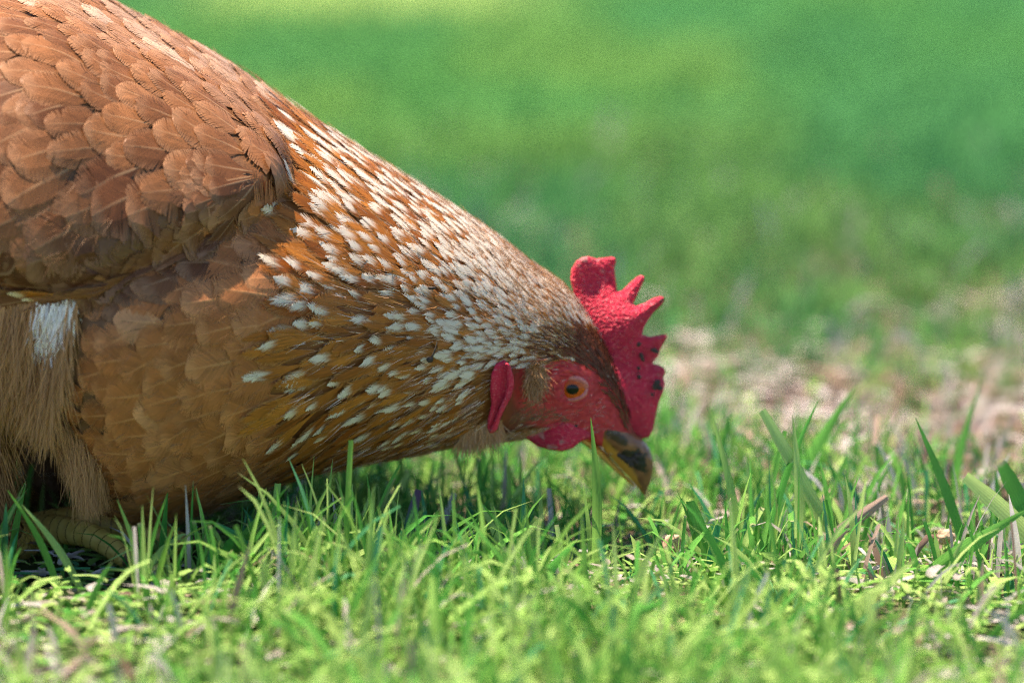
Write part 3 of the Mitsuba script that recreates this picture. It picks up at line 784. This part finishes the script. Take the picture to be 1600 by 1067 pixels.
# ------------------------------------------------------------------ eye
ang2 = lambda n: np.linspace(0, 2 * np.pi, n, endpoint=False)
for side in (-1, 1):
    surf = conform(P(*eye_px, -.0185)[None] * np.array([1, side * -1 if side == 1 else 1, 1]), np.zeros(1))[0]
    R = .0066
    ctr = surf - np.array([0, side, 0]) * (R - .0026)
    s = trimesh.creation.uv_sphere(R, count=[36, 48])
    v = np.array(s.vertices)
    q = v.copy(); q[:, 1], q[:, 2] = side * v[:, 2], v[:, 1]        # the pole looks sideways
    f = np.array(s.faces) if side == -1 else np.array(s.faces)[:, ::-1]
    uvs = np.stack([np.arctan2(q[:, 2], q[:, 0]), np.arccos(np.clip(v[:, 2] / R, -1, 1))], -1)
    k = add('hen__eye', (q + ctr, f), 'mat_iris', smooth=True, uv=uvs, label='orange eye with black pupil' if side == -1 else None)
    a = ang2(40); rr = np.linspace(0, 1, 7)
    pa, pr = np.meshgrid(a, rr)
    ex, ez = pr * np.cos(pa) * .0025, pr * np.sin(pa) * .0020
    py_ = np.sqrt((R * 1.012) ** 2 - ex ** 2 - ez ** 2) * side
    pv = np.stack([ex + .0001, py_, ez], -1).reshape(-1, 3) + ctr
    i, jx = np.meshgrid(np.arange(6), np.arange(40), indexing='ij')
    pf = np.stack([i * 40 + jx, i * 40 + (jx + 1) % 40, (i + 1) * 40 + (jx + 1) % 40, (i + 1) * 40 + jx], -1).reshape(-1, 4)
    add(k + '__pupil', (pv, pf if side == 1 else pf[:, ::-1]), 'mat_pupil', smooth=True)
    # the lids: a fleshy almond ring
    a, b = np.meshgrid(ang2(72), ang2(14), indexing='ij')
    tube = .0010 + .0005 * np.maximum(np.sin(a), 0)
    rx, rz = .0056, .0043
    cx, cz = rx * np.cos(a), rz * np.sin(a) * (1 - .12 * np.cos(a))
    x_, z_ = cx + tube * np.cos(b) * np.cos(a), cz + tube * np.cos(b) * np.sin(a)
    yy = np.sqrt(np.clip(R ** 2 - cx ** 2 - cz ** 2, 1e-9, None)) * .96 + tube * np.sin(b)
    lv = np.stack([x_, yy * side, z_], -1).reshape(-1, 3) + ctr
    i, jx = np.meshgrid(np.arange(72), np.arange(14), indexing='ij')
    lf = np.stack([i * 14 + jx, ((i + 1) % 72) * 14 + jx, ((i + 1) % 72) * 14 + (jx + 1) % 14, i * 14 + (jx + 1) % 14], -1).reshape(-1, 4)
    add(k + '__eyelid', (lv, lf if side == -1 else lf[:, ::-1]), 'mat_lid', smooth=True)

# ------------------------------------------------------------------ beak
def beak_loft(topl, botl, wids, nst=60, npn=40, expo=0.8):
    tpz, btz = P(*np.array(topl, float).T), P(*np.array(botl, float).T)
    k = np.linspace(0, 1, len(topl)); uu = np.linspace(0, 1, nst)
    tp, bt, w = PchipInterpolator(k, tpz)(uu), PchipInterpolator(k, btz)(uu), PchipInterpolator(k, wids)(uu)
    ph = ang2(npn)
    c, a = (tp + bt) / 2, (tp - bt) / 2
    v = c[:, None] + a[:, None] * np.cos(ph)[None, :, None] + (w[:, None] * np.sign(np.sin(ph)) * np.abs(np.sin(ph)) ** expo)[..., None] * np.array([0, 1.0, 0])
    uv = np.stack(np.broadcast_arrays(((1 - np.cos(ph)) / 2)[None], uu[:, None]), -1).reshape(-1, 2)
    f = loft_faces(nst, npn)
    v = np.vstack([v.reshape(-1, 3), c[-1]]); uv = np.vstack([uv, [[.5, 1]]])
    j = np.arange(npn)
    f3 = np.vstack([f[:, [0, 1, 2]], f[:, [0, 2, 3]], np.stack([np.full(npn, nst * npn), (nst - 1) * npn + j, (nst - 1) * npn + (j + 1) % npn], -1)])
    return (v, f3[:, ::-1]), uv


m, uv = beak_loft([(962, 642), (986, 672), (1006, 689), (1017, 706), (1021, 727), (1018, 748), (1012, 763), (1008, 772)],
                  [(918, 676), (934, 691), (950, 709), (966, 727), (981, 743), (993, 757), (1001, 767), (1006, 773)], [.0125, .0102, .0080, .0064, .0050, .0034, .0018, .0005])
add('hen__beak', m, 'mat_beak', smooth=True, uv=uv, label='brown beak smeared with dark mud')
m, uv = beak_loft([(910, 672), (930, 690), (947, 708), (963, 726), (978, 742), (992, 758)], [(902, 684), (922, 699), (941, 716), (959, 733), (975, 747), (990, 760)], [.0115, .0088, .0066, .0050, .0034, .0010], 40, 30)
add('hen__beak__lower_mandible', m, 'mat_jaw', smooth=True)
# nostril: a small horny flap over a dark slit
for side in (-1, 1):
    c = P(979, 694, side * .0066)
    m = trimesh.creation.icosphere(3, 1.0)
    rot = trimesh.transformations.rotation_matrix(math.radians(50), [0, 1, 0])
    m.vertices = m.vertices * [.0026, .0011, .0012]
    m.apply_transform(rot); m.vertices += c
    add('hen__beak__nostril', m, 'mat_mud', smooth=True)

# tan bristles: the ear tuft, the cheek, the chin; fine white bristles on the red face
def bristle_patch(name, poly, n, L, w, deg, tone, spread=.25, lift=.35, y=-.02, seed=0):
    r = np.random.default_rng(seed + n)
    g = Polygon(poly); x0, y0, x1, y1 = g.bounds
    q = np.stack([r.uniform(x0, x1, n * 4), r.uniform(y0, y1, n * 4)], -1)
    q = q[shapely.contains_xy(g, q[:, 0], q[:, 1])][:n]
    n = len(q)
    pts = conform(P(q[:, 0], q[:, 1], y), np.full(n, .0003))
    _, i = TREE.query(pts)
    a = np.radians(deg + r.normal(0, 1, n) * spread * 57)
    d = unit(np.stack([np.cos(a), np.zeros(n), -np.sin(a)], -1) + SN[i] * lift)
    m, uv = strands(pts, d, r.uniform(.6, 1.2, n) * L, r.uniform(.7, 1.3, n) * w, np.floor(r.uniform(0, 250, n)), np.floor(np.clip(r.uniform(*tone, n), 0, 15)), r.normal(0, .15, (n, 3)) + [0, 0, -.1])
    add(name, m, 'mat_fluff', uv=uv, kind='stuff')


EAR = zoom([(290, 455), (320, 440), (370, 455), (405, 480), (400, 520), (380, 560), (340, 545), (310, 520)])
bristle_patch('hen__ear_tuft', EAR, 1000, .0064, .00015, 160, (7, 10.9), .8, 1.3, seed=1)
CHEEK = zoom([(310, 540), (350, 540), (420, 570), (440, 620), (520, 700), (560, 740), (480, 720), (380, 700), (320, 690), (290, 680), (300, 620)])
bristle_patch('hen__cheek_bristles', CHEEK, 300, .0042, .00008, 174, (1, 7), .3, .2, seed=2)
CHIN = zoom([(90, 660), (200, 640), (260, 690), (280, 760), (200, 770), (100, 760)])
bristle_patch('hen__chin_bristles', CHIN, 700, .0075, .00022, 105, (8, 11), .5, .5, y=-.025, seed=3)
bristle_patch('hen__face_bristles', FACE, 200, .0018, .00005, 175, (10, 13), .4, .35, seed=4)

# ------------------------------------------------------------------ legs and feet
def scaled_tube(pts, rad, sides=18, per=.0042, nst=60):
    """A toe or shank: a tapering tube with raised scutes; uv.y counts the scutes."""
    pts = np.asarray(pts, float); k = np.linspace(0, 1, len(pts)); uu = np.linspace(0, 1, nst)
    p, r = PchipInterpolator(k, pts)(uu), PchipInterpolator(k, rad)(uu)
    ln = np.concatenate([[0], np.cumsum(np.linalg.norm(np.diff(p, axis=0), axis=1))])
    ring = ln / per
    r = r * (1 + .10 * np.abs(np.sin(np.pi * ring)) ** .5)
    t = unit(np.gradient(p, axis=0)); a = unit(np.cross(t, [.05, 1, .02])); b = np.cross(t, a)
    th = ang2(sides)
    v = p[:, None] + r[:, None, None] * (np.cos(th)[None, :, None] * a[:, None] + np.sin(th)[None, :, None] * b[:, None])
    uv = np.stack(np.broadcast_arrays((th / 6.283)[None], ring[:, None] + .5), -1).reshape(-1, 2)
    f = loft_faces(nst, sides)
    v = v.reshape(-1, 3)
    return trimesh.Trimesh(np.vstack([v, p[-1:] + t[-1] * r[-1] * .6]), np.vstack([f[:, [0, 1, 2]], f[:, [0, 2, 3]], np.stack([np.full(sides, len(v)), (nst - 1) * sides + np.arange(sides), (nst - 1) * sides + (np.arange(sides) + 1) % sides], -1)]), process=False), np.vstack([uv, uv[-1:]])


def foot(side, hx, hy):
    """hx, hy: where the foot's ball stands, on the ground."""
    gz = float(ground_h(np.array([hx]), np.array([hy]))[0]) + .007
    ball = np.array([hx, hy, gz + .004])
    ank = P(8, 845) * [1, 0, 1] + [hx - P(38, 850)[0], side * .045, 0]
    m, uv = scaled_tube([ank + [0, 0, .012], (ank + ball) / 2 + [.0, 0, .002], ball], [.0066, .0062, .0068])
    k = add('hen__leg', m, 'mat_foot', smooth=True, uv=uv)
    for ang, L, r0 in ((-2, .058, .0066), (34, .05, .0056), (-38, .05, .0056), (176, .028, .0046)):
        a = math.radians(ang)
        d = np.array([math.cos(a), math.sin(a) * 1.0, 0])
        e = ball + d * L
        e[2] = gz - .001
        mid = ball + d * L * .5 + [0, 0, .0025]
        m, uv = scaled_tube([ball, mid, e], [r0, r0 * .85, r0 * .6])
        add(k + '__toe', m, 'mat_foot', smooth=True, uv=uv)
        m, uv = scaled_tube([e - d * .002, e + d * .006 + [0, 0, .001], e + d * .013 + [0, 0, -.004]], [r0 * .55, r0 * .42, .0005], per=1.0)
        add(k + '__claw', m, 'mat_claw', smooth=True)


foot(-1, P(66, 846)[0], -.03)
print('foot', Q(np.array([P(66, 846)[0], -.03, float(ground_h(np.array([P(66, 846)[0]]), np.array([-.03]))[0])])))
foot(1, P(20, 846)[0], .060)

# seeds and a beetle-like speck caught in the neck plumage
def speck(px, py, size, lab, tail=None):
    c = conform(P(px, py, -.06)[None], np.array([.0034]))[0]
    m = trimesh.creation.icosphere(2, 1.0)
    m.vertices = m.vertices * (1 + .6 * (mfbm(m.vertices * 1.7 + px, 2, 2)[:, None] - .5)) * size + c
    k = add('seed', m, 'mat_mud', smooth=True, label=lab, category='seed')
    if tail is not None:
        e = conform(P(*tail, -.06)[None], np.array([.0042]))[0]
        mm, _ = scaled_tube([c, (c + e) / 2 + [.0004, -.0006, 0], e], [.0004, .0003, .0002], per=1.0, nst=12)
        add(k + '__stalk', mm, 'mat_mud', smooth=True)


speck(676, 564, np.array([.0013, .0010, .0011]), 'small black seed on a thin stalk stuck low on the neck', (688, 535))
speck(693, 442, np.array([.0015, .0008, .0006]), 'tiny flat dark husk on the white spots of upper neck')

# ------------------------------------------------------------------ grass
def blades(root, dirs, H, w, bend, seed, cls, face, segs=6, cut=None):
    """Folded, bending blades. dirs: where they lean (unit, horizontal), bend: how far. face: the blade's flat turned about the upright."""
    n = len(root)
    t = np.linspace(0, 1, segs)
    lean0 = bend[:, None] * (0.35 * t + 0.65 * t ** 2)[None]
    z = H[:, None] * np.sqrt(np.clip(1 - .55 * np.minimum(lean0, 1.2) ** 2 * t[None], .05, 1)) * t[None]
    p = root[:, None] + dirs[:, None] * (H[:, None] * lean0)[..., None] + np.stack([np.zeros_like(z), np.zeros_like(z), z], -1)
    tan = unit(np.gradient(p, axis=1))
    fx = np.stack([np.cos(face), np.sin(face), np.zeros(n)], -1)[:, None]
    sd = unit(fx - (fx * tan).sum(-1, keepdims=True) * tan)
    nn = np.cross(sd, tan)
    prof = np.where(t < .55, .72 + .28 * np.sin(np.pi * t / 1.1), np.clip((1 - t) / .45, 0, 1) ** .75)[None]
    if cut is not None:
        prof = np.where(cut[:, None], (.75 + .25 * np.sin(np.pi * t))[None], prof)
    ww = (w[:, None] * prof)[..., None] + .00008
    fold = .35
    V = np.stack([p - sd * ww, p + nn * ww * fold, p + sd * ww], 2).reshape(n, -1, 3)
    F = []
    for k in range(segs - 1):
        a = 3 * k
        for c in (0, 1):
            F += [(a + c, a + c + 1, a + c + 4), (a + c, a + c + 4, a + c + 3)]
    u = np.tile([.02, .5, .98], segs)[None] + seed[:, None]
    v = np.clip(np.repeat(t, 3), 0, .985)[None] + cls[:, None]
    return V, np.array(F), np.stack(np.broadcast_arrays(u, v), -1)


BTREE = cKDTree(np.vstack([BV[::7], *[np.asarray(t.vertices)[::4] for t in thighs.values()]]))
BALLP = BTREE.data
BALLN = np.vstack([BN[::7], *[np.asarray(t.vertex_normals)[::4] for t in thighs.values()]])


def clear_of_hen(V, gap=.004):
    p = V.reshape(-1, 3)
    d, i = BTREE.query(p, distance_upper_bound=.2)
    ok = np.isinf(d)
    i = np.where(ok, 0, i)
    s = ((p - BALLP[i]) * BALLN[i]).sum(1)
    return (ok | (s > gap)).reshape(V.shape[:2]).all(1)


def patch_mask(x, y):
    """0 = thick lawn .. 1 = worn ground with straw."""
    a = mfbm(np.stack([x * 3.1, y * 2.3, x * 0], -1), 3, 21)
    a = a * (1 - sst(.6, 1.3, y))
    worn = np.exp(-(((x - .165) / .13) ** 2 + ((y - .33) / .18) ** 2)) * (.5 + .65 * sst(.38, .6, mfbm(np.stack([x * 22, y * 14, x * 0 + 8], -1), 2, 5)))
    return np.clip(sst(.52, .7, a) * .45 + worn * 1.0, 0, 1)


HEAPS = {}


def scatter_grass(name, n, xr, yr, hr, wr, mix_, bend=(.1, 1.1), thin_worn=.88, segs=6, lab=None, cutp=.35, seed=1, spread=None):
    global rng
    r = np.random.default_rng(seed)
    y = r.uniform(*yr, n)
    if spread is None:
        x = r.uniform(*xr, n)
    else:
        x = r.uniform(-1, 1, n) * (spread[0] + spread[1] * (y + 1.5))
    worn = patch_mask(x, y)
    clump = mfbm(np.stack([x * 26, y * 26, x * 0 + 3], -1), 2, 9)
    kp = (r.random(n) > worn * thin_worn) & (r.random(n) < .35 + 1.1 * sst(.3, .65, clump))
    kp &= r.random(n) > .12 * sst(-.07, -.14, y)
    if hr[1] > .03:      # trodden down round the foot
        kp &= ~((Q(np.stack([x, y, 0 * x], -1))[:, 0] > 20) & (Q(np.stack([x, y, 0 * x], -1))[:, 0] < 215) & (y > -.21) & (y < 0) & (r.random(n) < .8))
    if hr[1] > .04:      # nothing tall right at the pecking beak
        kp &= ~((np.abs(x - .045) < .032) & (y > -.16) & (y < .06))
    x, y, worn, clump = x[kp], y[kp], worn[kp], clump[kp]
    qf = Q(np.stack([x, y, 0 * x], -1))[:, 0]
    low_h = 1 - .62 * ((qf > 30) & (qf < 200) & (y > -.16) & (y < 0))
    n = len(x)
    root = np.stack([x, y, ground_h(x, y) - .001], -1)
    a = r.uniform(0, 2 * np.pi, n)
    H = r.uniform(*hr, n) * (.6 + .8 * clump) * (1 - .35 * worn) * low_h
    cls = r.choice(6, n, p=mix_).astype(float)
    if yr[0] < .3:      # towards the front sunlight is put in as paler, yellower blades
        cls = np.where(r.random(n) < .45 * sst(-.08, -.16, y), 1, cls)
    dryish = r.random(n) < worn * .5
    cls = np.where(dryish, np.where(r.random(n) < .7, 3, 5), cls)
    V, F, UV = blades(root, np.stack([np.cos(a), np.sin(a), 0 * a], -1), H, r.uniform(*wr, n), r.uniform(*bend, n) ** 1.3, np.floor(r.uniform(0, 60, n)), cls, r.uniform(0, np.pi, n), segs, r.random(n) < cutp)
    ok = clear_of_hen(V) if yr[0] < .4 else np.ones(n, bool)
    HEAPS.setdefault((name, lab, 'grass', 'mat_lawn' if yr[0] > .3 else 'mat_grass'), []).append(join(V[ok], F, UV[ok]))


MIX = [.48, .36, .09, .06, .0, .01]
scatter_grass('grass', 21000, (-.33, .33), (-.62, .45), (.010, .034), (.0004, .0014), MIX, bend=(.10, 1.15), lab='short green lawn grass around the hen', seed=1)
scatter_grass('grass', 1600, (-.33, .33), (-.30, .30), (.026, .044), (.0006, .0014), [.58, .25, .15, .02, 0, .0], bend=(.1, .7), lab='short green lawn grass around the hen', seed=2, cutp=.15)
scatter_grass('grass', 1700, (-.30, .30), (-.45, -.07), (.022, .044), (.0007, .0018), [.36, .58, .03, .03, 0, .0], bend=(.15, 1.2), lab='short green lawn grass around the hen', seed=6, cutp=.2)
scatter_grass('grass', 480, (-.30, .30), (-.11, .04), (.026, .050), (.0006, .0015), [.58, .30, .12, .0, 0, .0], bend=(.05, .6), lab='short green lawn grass around the hen', seed=9, cutp=.15)
scatter_grass('grass', 420, (-.25, .12), (-.18, -.105), (.028, .050), (.0006, .0013), [.48, .42, .08, .02, 0, .0], bend=(.1, .9), lab='short green lawn grass around the hen', seed=8, cutp=.15)
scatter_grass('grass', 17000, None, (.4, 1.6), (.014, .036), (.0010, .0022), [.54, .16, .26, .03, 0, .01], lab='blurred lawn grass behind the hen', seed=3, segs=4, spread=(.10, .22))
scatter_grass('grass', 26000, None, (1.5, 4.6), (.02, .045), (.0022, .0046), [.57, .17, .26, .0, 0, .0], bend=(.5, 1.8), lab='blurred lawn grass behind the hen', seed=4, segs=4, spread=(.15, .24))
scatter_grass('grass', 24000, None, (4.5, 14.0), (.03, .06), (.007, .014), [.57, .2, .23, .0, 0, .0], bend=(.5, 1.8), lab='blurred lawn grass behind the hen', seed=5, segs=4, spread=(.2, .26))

# clippings lying about: short bits of cut grass and straw
def clippings(name, n, xr, yr, Lr, wr, mix_, seed, lab, zr=(0, .006), worn_only=False):
    r = np.random.default_rng(seed)
    x, y = r.uniform(*xr, n), r.uniform(*yr, n)
    if worn_only:
        kp = r.random(n) < patch_mask(x, y); x, y = x[kp], y[kp]; n = len(x)
    root = np.stack([x, y, ground_h(x, y) + r.uniform(*zr, n)], -1)
    a = r.uniform(0, 2 * np.pi, n); L = r.uniform(*Lr, n)
    H = L * r.uniform(.05, .45, n)
    V, F, UV = blades(root, np.stack([np.cos(a), np.sin(a), 0 * a], -1), H, r.uniform(*wr, n), L / H, np.floor(r.uniform(0, 60, n)), r.choice(6, n, p=mix_).astype(float), a + np.pi / 2 + r.normal(0, .5, n), 4, r.random(n) < .7)
    UV = UV.copy()
    ok = clear_of_hen(V)
    HEAPS.setdefault((name, lab, 'grass clippings', 'mat_grass'), []).append(join(V[ok], F, UV[ok]))


clippings('grass_clippings', 8000, (-.33, .33), (-.6, .12), (.005, .014), (.0008, .0022), [.26, .44, .05, .20, 0, .05], 11, 'pale grass clippings lying in the lawn', zr=(0, .009))
clippings('grass_clippings', 5000, (-.33, .33), (-.6, -.075), (.005, .016), (.0008, .0020), [.10, .60, .0, .28, 0, .02], 13, 'pale grass clippings lying in the lawn', zr=(.002, .012))
clippings('straw', 7000, (-.1, .75), (.02, .95), (.010, .030), (.0010, .0028), [0, .04, 0, .72, 0, .24], 12, 'dry straw lying on the worn patch of ground', zr=(.001, .014), worn_only=True)

for (name, lab, cat, mat), got in HEAPS.items():      # each kind of ground cover is one object
    at = np.cumsum([0] + [len(m[0]) for m, _ in got])
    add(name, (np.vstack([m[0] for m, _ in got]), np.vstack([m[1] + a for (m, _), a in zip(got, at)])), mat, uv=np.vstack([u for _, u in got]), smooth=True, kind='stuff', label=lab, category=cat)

# single blades that stand out in the photograph: tip pixel, foot pixel, width (pixels), depth, kind, label
HERO = [
    (923, 652, 928, 905, 15, -.075, 1, 'tall upright green grass blade crossing in front of the beak'),
    (911, 757, 922, 890, 8, -.072, 1, 'thin short blade beside the tall blade below the beak'),
    (1109, 636, 1150, 845, 15, -.03, 1, 'slender pointed blade leaning left, first to the right of the beak'),
    (1191, 641, 1282, 812, 24, -.03, 1, 'broad yellow-green blade with blunt tip leaning left, right of the slender blade'),
    (1238, 648, 1244, 850, 15, -.045, 1, 'upright light blade crossing the broad yellow-green blade'),
    (1279, 625, 1222, 800, 13, -.035, 0, 'narrow blade leaning right behind the upright light blade'),
    (1339, 602, 1262, 735, 24, .06, 0, 'broad blurred dark blade leaning right, behind the sharp ones'),
    (1430, 652, 1492, 820, 15, -.035, 0, 'slender blade leaning left at the worn patch, far right'),
    (1537, 588, 1504, 735, 13, .08, 0, 'blurred upright blade before the worn patch at the right edge'),
    (1508, 744, 1612, 850, 32, -.055, 1, 'broad pale blade with ragged tip at the right edge'),
    (1563, 722, 1606, 815, 28, -.03, 0, 'dark green cut blade behind the pale ragged blade at the right edge'),
    (1386, 776, 1300, 836, 17, -.045, 5, 'withered purple-brown folded blade lying among the green'),
    (654, 765, 632, 900, 19, -.05, 4, 'blue-green blade with purple tip standing below the neck'),
    (527, 779, 424, 862, 24, -.085, 1, 'broad blurred blade leaning right under the throat'),
    (547, 786, 468, 965, 21, -.085, 1, 'bright broad blade leaning right, left of the purple-tipped one'),
    (452, 758, 322, 925, 15, -.10, 0, 'long narrow blade leaning right below the breast'),
    (262, 770, 234, 892, 9, -.118, 0, 'pointed blade leaning right in front of the belly'),
    (183, 780, 222, 905, 8, -.115, 1, 'blade leaning left in front of the yellow foot'),
    (12, 766, 92, 930, 12, -.12, 0, 'long blade leaning left at the left edge of the lawn'),
    (34, 788, 118, 915, 12, -.12, 1, 'shorter curved blade beside the long left-edge blade'),
    (696, 851, 676, 895, 14, -.06, 5, 'short cut dry brown stub right of the purple-tipped blade'),
    (746, 777, 792, 880, 13, -.05, 1, 'yellow-green pointed blade leaning left, below the wattle'),
    (842, 808, 814, 885, 22, -.05, 1, 'short cut broad blade left of the tall blade at the beak'),
    (1078, 782, 1098, 850, 26, -.05, 0, 'short dark cut blade standing by the tan crumb'),
    (1321, 744, 1332, 895, 14, -.07, 1, 'straight light blade in front of the withered blade'),
    (1170, 882, 1145, 1030, 38, -.17, 1, 'broad blurred pale blade standing upright in front, right of and below the beak'),
    (752, 786, 935, 1015, 26, -.11, 0, 'long diagonal blade falling across the front grass to the right'),
    (902, 842, 795, 960, 20, -.11, 0, 'blade crossing the long diagonal blade'),
    (1612, 792, 1455, 900, 24, -.10, 0, 'long low blade leaning in from the right edge'),
    (1432, 872, 1285, 1000, 44, -.17, 1, 'widest blurred blade leaning right in the front at right'),
    (365, 838, 318, 930, 15, -.11, 0, 'cut grass blade with whitish end before the belly'),
    (690, 860, 640, 985, 24, -.12, 1, 'blurred yellow-green blade in front of the dry brown stub'),
]
for k, (tx, ty, bx_, by_, wpx, yd, cl, lab) in enumerate(HERO):
    tip, ft = P(tx, ty, yd), P(bx_, by_, yd)
    hz = ft[2] - float(ground_h(ft[None, 0], ft[None, 1])[0])
    # the foot goes down to the soil along the blade's own line
    if hz > 0:
        ft = ft + (ft - tip) * min(.6, hz / max(tip[2] - ft[2], .004)); ft[2] = max(ft[2], float(ground_h(ft[None, 0], ft[None, 1])[0]) - .002)
    segs = 12
    t = np.linspace(0, 1, segs)
    r = np.random.default_rng(100 + k)
    ln = np.linalg.norm(tip - ft)
    yb = r.uniform(-.12, .12) * ln
    sag = (r.uniform(.01, .045) * np.sign(tip[0] - ft[0]) * ln) * np.sin(np.pi * t) * -1
    p = ft + (tip - ft) * t[:, None] + np.stack([sag * .9, yb * np.sin(np.pi * t), -np.abs(sag) * 0], -1)
    tan = unit(np.gradient(p, axis=0))
    turn = r.uniform(-.85, .85)
    fx = np.array([math.cos(turn), math.sin(turn), 0.0])
    sd = unit(fx - (fx * tan).sum(-1, keepdims=True) * tan)
    nn = np.cross(sd, tan)
    blunt = any(w in lab for w in ('blunt', 'cut', 'ragged', 'purple tip', 'folded'))
    prof = np.where(t < .5, .7 + .3 * np.sin(np.pi * t), np.clip((1 - t) / .5, 0, 1) ** .8) if not blunt else .75 + .25 * np.sin(np.pi * t) - .22 * sst(.8, 1, t)
    w = wpx / 2 / PXM * prof[:, None] + .0001
    fold = .8 if 'folded' in lab else .3
    Vv = np.stack([p - sd * w, p - sd * w * .5 + nn * w * fold * .5, p + nn * w * fold, p + sd * w * .5 + nn * w * fold * .5, p + sd * w], 1).reshape(-1, 3)
    F = []
    for a in range(segs - 1):
        for c in range(4):
            i0 = 5 * a + c
            F += [(i0, i0 + 1, i0 + 6), (i0, i0 + 6, i0 + 5)]
    uv = np.stack([np.tile([.02, .26, .5, .74, .98], segs) + (k * 7 % 60), np.clip(np.repeat(t, 5) * .985, 0, .985) + cl], -1)
    add('grass_blade', (Vv, np.array(F)), 'mat_grass', uv=uv, smooth=True, label=lab, category='grass blade', group='single blades that stand out of the lawn')

# crumbs and clods
for px, py, y, sz, mat, lab, nm in (
    (1051, 849, -.05, .0036, 'mat_pebble', 'tan crumb of earth on the grass below the beak', 'pebble'),
    (1069, 988, -.17, .0048, 'mat_pebble', 'blurred orange-brown pebble in the front grass', 'pebble'),
    (1478, 838, -.06, .0030, 'mat_pebble', 'small yellowish crumb at the right among blades', 'pebble'),
    (742, 934, -.10, .0024, 'mat_clod', 'tiny dark clod in the front grass under the neck', 'soil_clod'),
    (1016, 905, -.08, .0030, 'mat_clod', 'dark clod of soil below the beak', 'soil_clod')):
    c = P(px, py, y)
    m = trimesh.creation.icosphere(3, 1.0)
    v = m.vertices * (1 + .9 * (mfbm(m.vertices * 1.4 + px, 3, 4)[:, None] - .5))
    m.vertices = v * sz * np.array([1, .9, 1.05]) + c
    add(nm, m, mat, smooth=35, label=lab, category='pebble' if nm == 'pebble' else 'soil clod')
